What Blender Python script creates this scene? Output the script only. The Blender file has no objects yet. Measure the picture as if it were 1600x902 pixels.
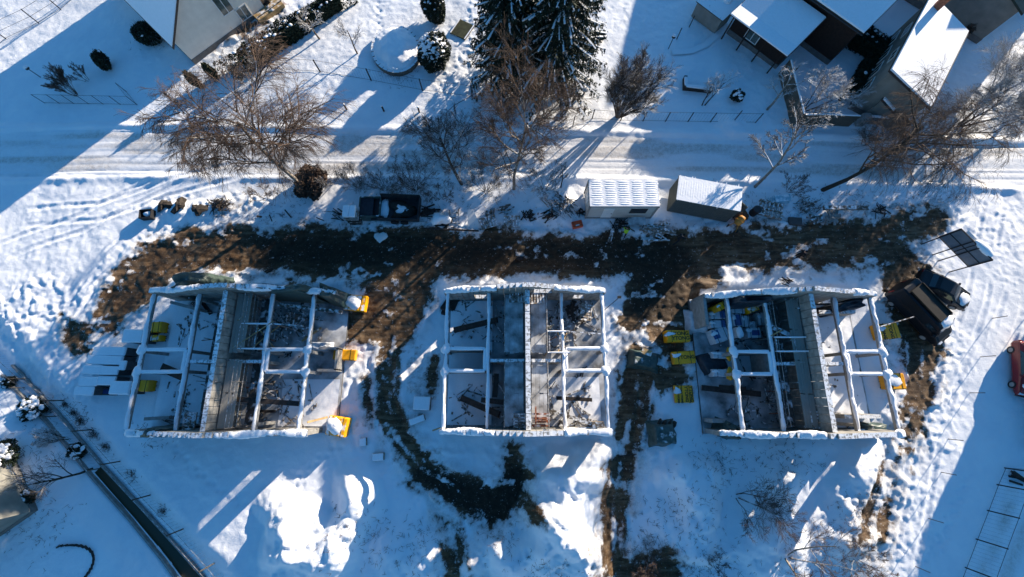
import bpy, math, random
import numpy as np
from math import radians, sin, cos, pi, atan2, hypot
from mathutils import Vector, Matrix

# ------------------------------------------------------------------ scene, camera, light
S = bpy.context.scene
COL = S.collection
CAMH, TILT, FPX = 37.0, radians(14), 660.0
cam = bpy.data.cameras.new('camera'); camo = bpy.data.objects.new('camera', cam); COL.objects.link(camo)
camo.location = (0, 0, CAMH); camo.rotation_euler = (TILT, 0, 0)
cam.sensor_width = 36; cam.lens = FPX / 1600 * 36; cam.clip_end = 3000; cam.clip_start = 0.5
S.camera = camo
SUN_EL, SUN_AZ = radians(12.5), radians(44.2)      # azimuth clockwise from +Y
SD = Vector((sin(SUN_AZ) * cos(SUN_EL), cos(SUN_AZ) * cos(SUN_EL), sin(SUN_EL)))
w = bpy.data.worlds.new('World'); S.world = w; w.use_nodes = True
nt = w.node_tree; bg = nt.nodes['Background']
sky = nt.nodes.new('ShaderNodeTexSky'); sky.sky_type = 'NISHITA'; sky.sun_disc = False
sky.sun_elevation = SUN_EL; sky.sun_rotation = SUN_AZ
sky.ozone_density = 4.0; sky.air_density = 1.0; sky.dust_density = 0.2
hs = nt.nodes.new('ShaderNodeHueSaturation'); hs.inputs['Saturation'].default_value = 1.17; hs.inputs['Hue'].default_value = 0.497
nt.links.new(sky.outputs[0], hs.inputs['Color']); nt.links.new(hs.outputs[0], bg.inputs[0])
bg.inputs[1].default_value = 0.092
sl = bpy.data.lights.new('sun', 'SUN'); sl.energy = 4.8; sl.angle = radians(0.5); sl.color = (1.0, 0.87, 0.70)
so = bpy.data.objects.new('sun', sl); COL.objects.link(so); so.rotation_euler = SD.to_track_quat('Z', 'Y').to_euler()
S.view_settings.view_transform = 'Standard'; S.view_settings.look = 'None'
S.view_settings.exposure = 1.30; S.view_settings.gamma = 1
S.render.engine = 'CYCLES'

def at(px, py, z=0.0):
    u = (px - 800) / FPX; v = (451 - py) / FPX
    y = v * cos(TILT) + sin(TILT); ww = v * sin(TILT) - cos(TILT)
    t = (z - CAMH) / ww
    return (u * t, y * t)

# ------------------------------------------------------------------ noise
def _hash(ix, iy, seed):
    n = (ix.astype(np.int64) * 374761393 + iy.astype(np.int64) * 668265263 + seed * 1274126177) & 0xffffffff
    n = ((n ^ (n >> 13)) * 1274126177) & 0xffffffff
    return ((n ^ (n >> 16)) & 0xffff) / 65535.0
def vnoise(x, y, seed=0):
    ix = np.floor(x); iy = np.floor(y); fx = x - ix; fy = y - iy
    fx = fx * fx * (3 - 2 * fx); fy = fy * fy * (3 - 2 * fy)
    a = _hash(ix, iy, seed); b = _hash(ix + 1, iy, seed); c = _hash(ix, iy + 1, seed); d = _hash(ix + 1, iy + 1, seed)
    return (a * (1 - fx) + b * fx) * (1 - fy) + (c * (1 - fx) + d * fx) * fy
def fbm(x, y, seed=0, oct=4, gain=.5):
    s = 0; a = 1; t = 0
    for o in range(oct):
        s = s + a * vnoise(x * 2 ** o + 17.3 * o, y * 2 ** o - 9.1 * o, seed + o); t += a; a *= gain
    return s / t
def sst(a, b, x):
    t = np.clip((x - a) / (b - a), 0, 1); return t * t * (3 - 2 * t)

# ------------------------------------------------------------------ materials
MATS = {}
def nodes(m):
    m.use_nodes = True; n = m.node_tree.nodes; return m.node_tree, n, n['Principled BSDF']
def mat(name, col, rough=.7, var=.12, scale=3.0, metal=0.0, bump=0.0, snow=0.0, snowscale=2.0, spec=.3, grime=None, soft=.08):
    """base colour with procedural wear; snow>0 lies on the upward faces"""
    if name in MATS: return MATS[name]
    m = bpy.data.materials.new(name); t, n, b = nodes(m); L = t.links.new
    tc = n.new('ShaderNodeTexCoord'); no = n.new('ShaderNodeTexNoise'); no.inputs['Scale'].default_value = scale; no.inputs['Detail'].default_value = 6
    L(tc.outputs['Object'], no.inputs['Vector'])
    cr = n.new('ShaderNodeValToRGB'); cr.color_ramp.elements[0].position = .3; cr.color_ramp.elements[1].position = .72
    lo = [c * (1 - var * 2) for c in col]; hi = [min(1, c * (1 + var)) for c in col]
    if grime: lo = grime
    cr.color_ramp.elements[0].color = (*lo, 1); cr.color_ramp.elements[1].color = (*hi, 1)
    L(no.outputs['Fac'], cr.inputs[0]); out = cr.outputs[0]
    if snow != 0:
        g = n.new('ShaderNodeNewGeometry'); sx = n.new('ShaderNodeSeparateXYZ'); L(g.outputs['Normal'], sx.inputs[0])
        n2 = n.new('ShaderNodeTexNoise'); n2.inputs['Scale'].default_value = snowscale; n2.inputs['Detail'].default_value = 5; L(tc.outputs['Object'], n2.inputs['Vector'])
        ad = n.new('ShaderNodeMath'); ad.operation = 'ADD'; L(sx.outputs['Z'], ad.inputs[0]); L(n2.outputs['Fac'], ad.inputs[1])
        mr = n.new('ShaderNodeMapRange'); L(ad.outputs[0], mr.inputs[0]); c0 = 1.5 - snow; mr.inputs[1].default_value = c0 - soft; mr.inputs[2].default_value = c0 + soft
        mx = n.new('ShaderNodeMix'); mx.data_type = 'RGBA'; L(mr.outputs[0], mx.inputs[0]); L(out, mx.inputs[6]); mx.inputs[7].default_value = (.82, .84, .87, 1); out = mx.outputs[2]
    L(out, b.inputs['Base Color']); b.inputs['Roughness'].default_value = rough; b.inputs['Metallic'].default_value = metal
    b.inputs['Specular IOR Level'].default_value = spec
    if bump:
        bp = n.new('ShaderNodeBump'); bp.inputs['Strength'].default_value = bump; bp.inputs['Distance'].default_value = .05; L(no.outputs['Fac'], bp.inputs['Height']); L(bp.outputs[0], b.inputs['Normal'])
    MATS[name] = m; return m
def striped(name, col, col2, scale, axis=0, rough=.5, metal=0, bump=.6, base=None):
    """ribbed or plank-like material: real bump ribs plus slight colour change along an axis"""
    if name in MATS: return MATS[name]
    m = bpy.data.materials.new(name); t, n, b = nodes(m); L = t.links.new
    tc = n.new('ShaderNodeTexCoord'); mp = n.new('ShaderNodeMapping'); L(tc.outputs['Object'], mp.inputs[0])
    wv = n.new('ShaderNodeTexWave'); wv.inputs['Scale'].default_value = scale; wv.inputs['Distortion'].default_value = .15; wv.bands_direction = 'XYZ'[axis]
    L(mp.outputs[0], wv.inputs[0]); no = n.new('ShaderNodeTexNoise'); no.inputs['Scale'].default_value = 2.2; no.inputs['Detail'].default_value = 6; L(mp.outputs[0], no.inputs[0])
    mx = n.new('ShaderNodeMix'); mx.data_type = 'RGBA'; mx.inputs[6].default_value = (*col, 1); mx.inputs[7].default_value = (*col2, 1)
    mu = n.new('ShaderNodeMath'); mu.operation = 'MULTIPLY'; L(wv.outputs['Fac'], mu.inputs[0]); L(no.outputs['Fac'], mu.inputs[1]); L(mu.outputs[0], mx.inputs[0])
    L(mx.outputs[2], b.inputs['Base Color']); b.inputs['Roughness'].default_value = rough; b.inputs['Metallic'].default_value = metal
    bp = n.new('ShaderNodeBump'); bp.inputs['Strength'].default_value = bump; bp.inputs['Distance'].default_value = .03; L(wv.outputs['Fac'], bp.inputs['Height']); L(bp.outputs[0], b.inputs['Normal'])
    MATS[name] = m; return m

SNOW = mat('snow', (.84, .85, .88), .55, .02, 5, bump=.25)
BLOCK = mat('aerated_block', (.31, .295, .27), .9, .2, 2.2, bump=.3, snow=.06, snowscale=5)
CONC = mat('concrete', (.30, .29, .275), .85, .15, 3, bump=.2)
SLAB = mat('slab', (.10, .097, .092), .9, .3, 1.1, bump=.3, snow=-.03, snowscale=.8, soft=.28)
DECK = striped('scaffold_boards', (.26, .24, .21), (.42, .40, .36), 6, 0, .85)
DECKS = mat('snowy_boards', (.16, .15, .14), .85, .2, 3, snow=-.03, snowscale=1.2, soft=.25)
LANE = mat('lane_boards', (.09, .08, .07), .85, .25, 3, snow=-.1, snowscale=1.6)
TIMB = mat('fresh_timber', (.42, .28, .13), .75, .15, 4, snow=-.08)
GTIMB = mat('grey_timber', (.16, .135, .11), .85, .2, 4, snow=-.02, snowscale=4)
DTIMB = mat('dark_timber', (.045, .035, .03), .8, .25, 5)
POLE = mat('steel_pole', (.30, .28, .26), .5, .2, 6, metal=.3, snow=-.05, snowscale=6)
RUST = mat('rusty_steel', (.30, .12, .05), .8, .2, 8)
YEL = mat('yellow_film', (.95, .40, .006), .35, .07, 3, bump=.25, spec=.5)
YELS = mat('yellow_film_snowy', (.95, .40, .006), .35, .08, 3, bump=.25, snow=-.02, snowscale=2.4)
WPACK = mat('white_film', (.55, .57, .60), .35, .12, 3, bump=.4, spec=.5)
BPRINT = mat('blue_print', (.03, .08, .24), .35, .15, 4, spec=.5)
LETTER = mat('black_lettering', (.02, .02, .02), .5, .1, 5)
PTIMB = mat('pallet_timber', (.24, .19, .14), .85, .15, 5, snow=-.03, snowscale=4)
TARP = mat('green_tarp', (.055, .085, .075), .45, .2, 4, bump=.5, spec=.4, snow=-.12)
BTARP = mat('dark_tarp', (.03, .035, .045), .45, .2, 4, bump=.5)
BLACK = mat('black_rubber', (.018, .018, .02), .7, .1, 8)
GLASS = mat('dark_glass', (.02, .028, .032), .08, .1, 2, spec=.9)
GPANE = mat('window_glass', (.10, .13, .12), .1, .3, 2, spec=.9)
FRAME = mat('white_frame', (.72, .72, .70), .4, .04, 3)
RENDERW = mat('cream_render', (.74, .70, .62), .9, .05, 1.5, bump=.1)
PLINTH = mat('grey_plinth', (.16, .15, .14), .9, .12, 3, bump=.2)
BROWNW = mat('dark_brown_boards', (.035, .018, .013), .8, .2, 4)
GREYW = mat('grey_render', (.24, .23, .20), .9, .12, 1.2, bump=.15)
ROOFT = striped('dark_tiles', (.045, .03, .025), (.08, .055, .04), 3, 0, .8)
GROOF = mat('green_roof', (.03, .045, .035), .6, .15, 2)
BARK = mat('bark', (.095, .075, .06), .9, .25, 8, snow=.36, snowscale=6)
BIRCH = mat('birch_bark', (.34, .29, .24), .85, .3, 6, snow=.3, snowscale=6, grime=(.06, .05, .045))
TWIG = mat('brown_twigs', (.105, .07, .052), .9, .2, 2)
TWIGG = mat('grey_twigs', (.085, .068, .055), .9, .2, 2, snow=.22, snowscale=3)
TWIGF = mat('frosted_twigs', (.30, .26, .22), .85, .3, 2, snow=.55, snowscale=2.5)
NEEDLE = mat('needles', (.018, .032, .018), .8, .3, 3)
OLIVE = mat('olive_leaves', (.04, .045, .02), .8, .3, 3)
STONE = mat('stone', (.14, .12, .10), .9, .2, 4, bump=.4, snow=.2)
CARBLACK = mat('black_paint', (.010, .011, .014), .35, .1, 2, spec=.35)
CARRED = mat('red_paint', (.20, .012, .010), .25, .08, 2, spec=.6)
CARBLUE = mat('dark_blue_paint', (.012, .018, .05), .25, .08, 2, spec=.6)
LAMPG = mat('lamp_glass', (.7, .72, .74), .15, .03, 2, spec=.8)
STEELD = mat('dark_steel', (.035, .036, .04), .5, .15, 5, metal=.2)
TRUNKD = mat('dark_bark', (.05, .04, .032), .95, .25, 8, bump=.3)
CLIGHT = mat('container_white', (.52, .50, .46), .5, .06, 2)
ORANGE = mat('orange_paint', (.62, .10, .03), .45, .1, 3)
MIXER = mat('mixer_paint', (.55, .24, .05), .5, .2, 4)
SKIN = mat('skin', (.45, .26, .19), .6, .05, 4)
HIVIS = mat('hi_vis_cloth', (.35, .62, .04), .7, .08, 6)
CLOTHD = mat('dark_cloth', (.016, .017, .022), .9, .15, 8)
HAIR = mat('dark_hair', (.02, .014, .01), .9, .2, 9)
BOARDG = mat('board_back', (.15, .18, .22), .35, .12, 2, spec=.6)
LBLUE = mat('light_blue_foam', (.30, .52, .62), .7, .08, 4, snow=.02)
ROOFSN = SNOW
BRICKR = mat('red_stack', (.30, .11, .06), .85, .2, 6, snow=-.05)

# ------------------------------------------------------------------ object helpers
def newobj(name, me, parent=None):
    o = bpy.data.objects.new(name, me); COL.objects.link(o)
    if parent is not None: o.parent = parent
    return o
def tag(o, label=None, cat=None, group=None, kind=None):
    if label: o['label'] = label
    if cat: o['category'] = cat
    if group: o['group'] = group
    if kind: o['kind'] = kind
    return o
def thing(name, label, cat, loc, rz=0, group=None):
    o = newobj(name, None); o.empty_display_size = .3
    o.location = loc if len(loc) == 3 else (loc[0], loc[1], gz(*loc)); o.rotation_euler = (0, 0, rz)
    return tag(o, label, cat, group)
def wloc(o):
    v = Vector((0, 0, 0))
    while o is not None: v += o.location; o = o.parent
    return v
def copy_tree(o, parent=None):
    c = o.copy(); COL.objects.link(c)
    if parent is not None: c.parent = parent
    for ch in [x for x in KIDS.get(o.name, [])]:
        d = copy_tree(ch, c)
    return c
KIDS = {}
class MB:
    def __init__(s): s.v = []; s.f = []; s.mi = []
    def add(s, vs, fs, mi=0):
        b = len(s.v); s.v += [tuple(v) for v in vs]; s.f += [tuple(i + b for i in f) for f in fs]; s.mi += [mi] * len(fs)
    def box(s, c, d, rz=0, mi=0, ry=0, rx=0):
        M = Matrix.Rotation(rz, 3, 'Z') @ Matrix.Rotation(ry, 3, 'Y') @ Matrix.Rotation(rx, 3, 'X')
        vs = [Vector(c) + M @ Vector((x * d[0] / 2, y * d[1] / 2, z * d[2] / 2)) for z in (-1, 1) for y in (-1, 1) for x in (-1, 1)]
        s.add(vs, [(0, 2, 3, 1), (4, 5, 7, 6), (0, 1, 5, 4), (2, 6, 7, 3), (0, 4, 6, 2), (1, 3, 7, 5)], mi); return s
    def bar(s, a, b, wd, ht, mi=0):
        a = Vector(a); b = Vector(b); d = b - a; L = d.length; c = (a + b) / 2
        return s.box(c, (L, wd, ht), atan2(d.y, d.x), mi, ry=-math.asin(max(-1, min(1, d.z / L))))
    def cyl(s, a, b, r, k=8, r2=None, mi=0):
        a = Vector(a); b = Vector(b); d = (b - a).normalized(); u = d.orthogonal().normalized(); v = d.cross(u); r2 = r if r2 is None else r2
        vs = [a + (u * cos(2 * pi * i / k) + v * sin(2 * pi * i / k)) * r for i in range(k)] + [b + (u * cos(2 * pi * i / k) + v * sin(2 * pi * i / k)) * r2 for i in range(k)]
        s.add(vs, [(i, (i + 1) % k, k + (i + 1) % k, k + i) for i in range(k)] + [tuple(range(k - 1, -1, -1)), tuple(range(k, 2 * k))], mi); return s
    def prism(s, poly, z0, z1, mi=0):
        k = len(poly); vs = [(p[0], p[1], z0) for p in poly] + [(p[0], p[1], z1) for p in poly]
        s.add(vs, [(i, (i + 1) % k, k + (i + 1) % k, k + i) for i in range(k)] + [tuple(range(k - 1, -1, -1)), tuple(range(k, 2 * k))], mi); return s
    def blob(s, c, r, seed=0, n=10, m=7, amp=.2, mi=0, flat=False):
        rnd = random.Random(seed); vs = []; ph = [rnd.uniform(0, 6.28) for _ in range(4)]
        for j in range(m + 1):
            th = pi * j / m
            for i in range(n):
                a = 2 * pi * i / n
                k = 1 + amp * (sin(2 * a + ph[0]) * .4 + sin(3 * a + ph[1] + th * 2) * .5 + rnd.uniform(-.5, .5) * (0 < j < m))
                z = cos(th) * r[2]
                if flat and z < 0: z *= .15
                vs.append((c[0] + sin(th) * cos(a) * r[0] * k, c[1] + sin(th) * sin(a) * r[1] * k, c[2] + z))
        s.add(vs, [(j * n + i, (j + 1) * n + i, (j + 1) * n + (i + 1) % n, j * n + (i + 1) % n) for j in range(m) for i in range(n)], mi); return s
    def build(s, name, mats, parent=None, world=False, smooth=False):
        if not isinstance(mats, (list, tuple)): mats = [mats]
        me = bpy.data.meshes.new(name)
        v = s.v
        if world and parent is not None:
            o = wloc(parent); v = [(a[0] - o.x, a[1] - o.y, a[2] - o.z) for a in v]
        me.from_pydata(v, [], s.f)
        for m in mats: me.materials.append(m)
        if len(mats) > 1: me.polygons.foreach_set('material_index', s.mi)
        if smooth: me.polygons.foreach_set('use_smooth', [True] * len(me.polygons))
        me.update(); o = newobj(name, me, parent)
        if parent is not None: KIDS.setdefault(parent.name, []).append(o)
        return o
def setorigin(o, loc):
    """move a world-space mesh's origin to loc"""
    me = o.data; l = Vector(loc); me.transform(Matrix.Translation(-l)); o.location = l; return o
def single(mb, name, mats, label, cat, loc, rz=0, group=None, smooth=False):
    o = mb.build(name, mats, smooth=smooth); o.location = loc if len(loc) == 3 else (loc[0], loc[1], gz(*loc)); o.rotation_euler = (0, 0, rz)
    return tag(o, label, cat, group)

def npmesh(name, V, F, m, parent=None, world=False, smooth=False):
    me = bpy.data.meshes.new(name); V = np.asarray(V, np.float32); F = np.asarray(F, np.int32)
    if world and parent is not None:
        o = wloc(parent); V = V - np.array([o.x, o.y, o.z], np.float32)
    k = F.shape[1]; me.vertices.add(len(V)); me.vertices.foreach_set('co', V.ravel())
    me.loops.add(F.size); me.loops.foreach_set('vertex_index', F.ravel())
    me.polygons.add(len(F)); me.polygons.foreach_set('loop_start', np.arange(0, F.size, k, dtype=np.int32))
    me.polygons.foreach_set('loop_total', np.full(len(F), k, np.int32))
    if smooth: me.polygons.foreach_set('use_smooth', np.ones(len(F), bool))
    me.materials.append(m); me.update(calc_edges=True); me.validate()
    o = newobj(name, me, parent)
    if parent is not None: KIDS.setdefault(parent.name, []).append(o)
    return o
def tubes(segs, k=3):
    A = np.array([s[0] for s in segs], float); B = np.array([s[1] for s in segs], float)
    R0 = np.array([s[2] for s in segs]); R1 = np.array([s[3] for s in segs])
    D = B - A; D /= np.maximum(np.linalg.norm(D, axis=1, keepdims=True), 1e-6)
    up = np.where(np.abs(D[:, 2:3]) < .9, np.array([[0, 0, 1.]]), np.array([[1., 0, 0]]))
    U = np.cross(D, up); U /= np.linalg.norm(U, axis=1, keepdims=True); Vv = np.cross(D, U)
    rings = []
    for P, R in ((A, R0), (B, R1)):
        for i in range(k):
            a = 2 * pi * i / k; rings.append(P + (U * cos(a) + Vv * sin(a)) * R[:, None])
    V = np.stack(rings, 1).reshape(-1, 3); n = len(segs); base = np.arange(n)[:, None] * 2 * k
    F = np.concatenate([base + np.array([[i, (i + 1) % k, k + (i + 1) % k, k + i]]) for i in range(k)], 0)
    return V, F

# ------------------------------------------------------------------ ground
X0, X1, Y0, Y1, ST = -62.0, 62.0, -20.0, 48.0, 0.135
xs = np.arange(X0, X1 + 1e-6, ST); ys = np.arange(Y0, Y1 + 1e-6, ST); GX, GY = np.meshgrid(xs, ys)
def pl(pts):
    """image-read ground points (px,py,halfwidth px) -> world (x,y,halfwidth m)"""
    out = []
    for p in pts:
        x, y = at(p[0], p[1]); x2, _ = at(p[0] + p[2], p[1]); out.append((x, y, abs(x2 - x)))
    return out
def pdist(pts, GX=None, GY=None, par=False):
    GX = globals()['GX'] if GX is None else GX; GY = globals()['GY'] if GY is None else GY
    best = np.full(GX.shape, 1e9); bt = np.zeros(GX.shape); bs = np.zeros(GX.shape); acc = 0
    for a, b in zip(pts[:-1], pts[1:]):
        dx, dy = b[0] - a[0], b[1] - a[1]; L2 = dx * dx + dy * dy + 1e-9; L = math.sqrt(L2)
        t = np.clip(((GX - a[0]) * dx + (GY - a[1]) * dy) / L2, 0, 1)
        d = np.hypot(GX - a[0] - t * dx, GY - a[1] - t * dy); hw = a[2] + (b[2] - a[2]) * t; s = d - hw
        if par:
            side = np.sign((GX - a[0]) * dy - (GY - a[1]) * dx); m = d < best
            best = np.where(m, d, best); bs = np.where(m, side * d, bs); bt = np.where(m, acc + t * L, bt); acc += L
        else: best = np.minimum(best, s)
    return (bs, bt) if par else best
MUD = [
 [(225, 415, 26), (185, 460, 20), (170, 490, 12)], [(250, 405, 22), (300, 392, 26), (380, 388, 32), (460, 392, 30), (560, 398, 36), (650, 400, 40), (750, 400, 28), (850, 400, 24), (950, 398, 28), (1030, 400, 38), (1120, 388, 26), (1220, 388, 32), (1300, 385, 34), (1370, 375, 24), (1430, 350, 14), (1470, 335, 4)],
 [(240, 410, 24), (200, 445, 20), (165, 490, 12)], [(230, 450, 22), (190, 480, 14)],
 [(112, 515, 6), (108, 525, 5)], [(126, 528, 3), (128, 533, 2)],
 [(640, 420, 40), (630, 465, 40), (600, 500, 30), (540, 510, 10)], [(600, 500, 30), (640, 500, 16)], [(500, 540, 8), (560, 505, 10)],
 [(620, 520, 16), (605, 560, 8), (605, 620, 9), (622, 680, 9), (665, 735, 12), (720, 772, 15), (770, 790, 26), (800, 775, 24), (808, 740, 14), (800, 715, 5)],
 [(575, 600, 3), (575, 650, 3)], [(690, 590, 4), (670, 600, 5), (678, 565, 4)],
 [(690, 810, 2), (706, 835, 5), (714, 870, 4), (716, 900, 2)],
 [(1035, 430, 48), (1015, 475, 34), (990, 500, 18)], [(1080, 450, 26), (1060, 500, 24), (1020, 500, 14)], [(1110, 430, 14), (1100, 480, 9)],
 [(1000, 570, 18), (990, 600, 22), (983, 640, 14), (978, 680, 11)], [(978, 700, 5), (968, 745, 9), (958, 800, 10), (952, 850, 9), (958, 880, 7), (990, 895, 16), (1040, 893, 12)],
 [(1040, 520, 18), (1060, 580, 10)], [(1030, 590, 8), (1060, 585, 4)],
 [(1380, 385, 24), (1415, 420, 26), (1420, 470, 30), (1440, 540, 22), (1440, 600, 16), (1420, 650, 13), (1405, 690, 7)],
 [(1390, 720, 3), (1372, 760, 10), (1352, 800, 8), (1345, 830, 3)], [(1395, 755, 5), (1378, 830, 5)],
 [(340, 60, 3), (400, 40, 6), (430, 20, 4)], [(870, 385, 10), (760, 375, 6)],
]
HALF = [  # thin, speckled cover: mud showing through the snow
 [(600, 540, 24), (600, 620, 20), (640, 700, 18), (720, 780, 22)], [(985, 560, 22), (985, 700, 24), (960, 800, 24), (950, 895, 26)],
 [(1400, 700, 18), (1370, 800, 26), (1350, 850, 22)], [(1060, 470, 40), (1010, 545, 26)], [(1100, 440, 34), (1090, 520, 20)],
 [(250, 395, 42), (190, 470, 40), (150, 500, 16)], [(1350, 360, 44), (1440, 345, 24), (1420, 400, 34)], [(340, 330, 14), (380, 325, 12)], [(470, 380, 42), (650, 385, 42)],
 [(640, 540, 22), (640, 600, 16)], [(1050, 560, 24), (1070, 600, 18)], [(950, 860, 36), (1040, 890, 30)], [(1380, 520, 12), (1400, 620, 14)],
]
md = np.full(GX.shape, 1e9)
for l in MUD: md = np.minimum(md, pdist(pl(l)))
hd = np.full(GX.shape, 1e9)
for l in HALF: hd = np.minimum(hd, pdist(pl(l)))
n1 = fbm(GX * .55, GY * .55, 3, 5, .6) - .5
n2 = fbm(GX * 2.3, GY * 2.3, 9, 4, .6) - .5
n0 = fbm(GX * 1.1, GY * 1.1, 13, 5, .68) - .5
MUDA = sst(1.3, -1.1, md - .35 + n1 * 2.8 + n0 * 1.6 + n2 * .8)
MUDA = np.maximum(MUDA, .46 * sst(1.1, -1.1, hd + n1 * 2.0 + n0) * sst(-.25, .15, n0 + n1 * .4))
for cp in ([(620, 520), (605, 560), (605, 620), (622, 680), (665, 735), (720, 772)], [(1000, 560), (985, 640), (970, 745), (958, 800), (952, 880)], [(1440, 540), (1430, 620), (1390, 720), (1360, 800), (1345, 850)], [(700, 815), (706, 840), (716, 900)]):
    sd, sp = pdist(pl([(a, b, 1) for a, b in cp]), par=True); near = sst(2.6, 1.8, np.abs(sd)) * (sp > .2) * (sp < sp.max() - .2)
    sd = sd + .18 * np.sin(sp * .5); st = np.exp(-(sd / .26) ** 4) + .8 * np.exp(-((np.abs(sd) - 1.35) / .16) ** 2)
    MUDA = np.clip(MUDA - near * .42 * st * sst(.25, .6, vnoise(sp * .5, sd * .4, 88)), 0, 1); MUDA = np.maximum(MUDA, .62 * near * np.exp(-((np.abs(sd) - .8) / .3) ** 4) * sst(.35, .6, vnoise(sp * .22, sd * .2, 89)))
isl = sst(.68, .84, vnoise(GX * .55 + n1 * 2, GY * 1.3 + n2, 95)) * sst(.35, .6, vnoise(GX * 2.2, GY * 2.8, 96)); MUDA = np.clip(MUDA - .48 * isl, 0, 1)
WETSHADE = sst(1.5, -1.5, pdist(pl([(420, 390, 30), (650, 395, 30), (880, 395, 20), (1040, 400, 40), (1010, 470, 30)])) + n1 * 2)  # shaded stretch of the road: its shade is put into the mud colour
WETSHADE = np.maximum(WETSHADE, sst(.5, -.5, pdist(pl([(660, 740, 14), (770, 790, 32), (806, 750, 20)]))))
# streets and beaten tracks
STREET = [(-400, 250, 40), (180, 236, 38), (450, 238, 36), (900, 242, 34), (1250, 248, 34), (1700, 262, 36), (2200, 280, 36)]
sdst = pdist(pl(STREET)); sside, spar = pdist(pl(STREET), par=True)
TRK = [[(-60, 420), (60, 372), (120, 350), (190, 310), (300, 262)], [(20, 345), (150, 330), (260, 290), (400, 262)],
       [(590, 520), (590, 600), (620, 680), (670, 745), (700, 800), (725, 900)], [(1000, 560), (985, 640), (970, 760), (950, 900)],
       [(1560, 300), (1530, 430), (1490, 560), (1450, 700), (1400, 900)], [(1600, 440), (1560, 530), (1540, 640), (1600, 760)],
       [(180, 420), (140, 480), (100, 560), (80, 600)], [(1410, 690), (1370, 800), (1350, 880)], [(540, 560), (520, 650), (560, 740)]]
H = (fbm(GX * .07, GY * .07, 21, 3) - .5) * .5 + (fbm(GX * .5, GY * .5, 5, 3) - .5) * .10
def area(pts, soft=1.5): return sst(soft, -soft, pdist(pl(pts)) + n1 * 2)
LUMP = area([(20, 500, 50), (60, 470, 50), (100, 490, 50), (60, 560, 50), (150, 600, 20), (20, 620, 40)])
LUMP = np.maximum(LUMP, area([(235, 325, 16), (300, 328, 22), (370, 325, 24), (430, 322, 20)], .8)); LUMP = np.maximum(LUMP, .35 * area([(1480, 340, 40), (1560, 360, 50), (1590, 420, 40)]))
LUMP = np.maximum(LUMP, .45 * area([(1470, 640, 40), (1430, 760, 50), (1400, 870, 60)])); LUMP = np.maximum(LUMP, .8 * area([(860, 330, 30), (980, 350, 25), (1180, 345, 30), (1330, 345, 40)], .8))
LUMP = np.maximum(LUMP, .7 * area([(430, 60, 20), (360, 120, 16), (530, 5, 20)], .8)); LUMP = np.maximum(LUMP, .8 * area([(770, 20, 40), (730, 100, 30), (720, 130, 40)], .8))
LUMP = np.maximum(LUMP, .6 * area([(990, 520, 20), (985, 600, 30), (1060, 640, 25), (660, 600, 20), (540, 540, 18)], .8)); LUMP = np.maximum(LUMP, .55 * area([(560, 360, 16), (700, 355, 20), (830, 360, 14)], .5))
LUMP = np.maximum(LUMP, .8 * area([(900, 880, 40), (1060, 880, 30), (1380, 860, 30), (1310, 780, 20)], .8))
wx = GX + .5 * (vnoise(GX * 1.7, GY * 1.7, 35) - .5); wy = GY + .5 * (vnoise(GX * 1.7, GY * 1.7, 36) - .5)
LUMP = np.maximum(LUMP, .22 * sst(.3, .6, vnoise(GX * .12, GY * .12, 44)) * (sdst > .3)); LUMP = np.maximum(LUMP, .7 * sst(4.0, 1.0, md))
cell = sst(.45, .85, vnoise(wx * 2.3, wy * 2.3, 31)); cell2 = vnoise(wx * 3.6, wy * 3.6, 32)
H = H + LUMP * (.10 * cell + .11 * cell2 + .05 * vnoise(GX * 7, GY * 7, 37) - .08)
H += .045 * (fbm(GX * 3.0, GY * 3.0, 41, 3) - .5) + .06 * (fbm(GX * .9, GY * .9, 42, 2) - .5)
# street: lower, with berms and ruts
H = np.where(sdst < 0, H * .3, H) - .06 * sst(.3, -.3, sdst) + .14 * np.exp(-((sdst - .5) / .35) ** 2) * (.5 + vnoise(GX * .9, GY * .9, 8))
for off in (-2.4, -2.25, -1.9, -1.2, -.9, .2, .45, .9, 1.6, 2.3): H -= .042 * (.4 + vnoise(spar * .12, sside * 0 + off * 9, 83)) * np.exp(-((sside - off - .25 * np.sin(spar * .13)) / .085) ** 2) * (sdst < 0)
for i, t in enumerate(TRK):
    sd, sp = pdist(pl([(a, b, 1) for a, b in t]), par=True); sd = sd + .25 * np.sin(sp * .3 + i)
    endf = sst(0, 3, sp) * sst(0, 3, sp.max() - sp) * sst(3.5, 2.5, np.abs(sd)) * sst(.2, .45, vnoise(sp * .25, sd * .3, 91 + i))
    for c in ((-.85, .85) if i not in (6,) else (-.85, .85, 2.2, 3.6)):
        r = np.exp(-((sd - c) / .2) ** 4) * endf
        H += -.055 * r + .035 * endf * np.exp(-((np.abs(sd - c) - .34) / .1) ** 2) + .016 * r * np.sin(sp * 24 + np.abs(sd - c) * 12)
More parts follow.
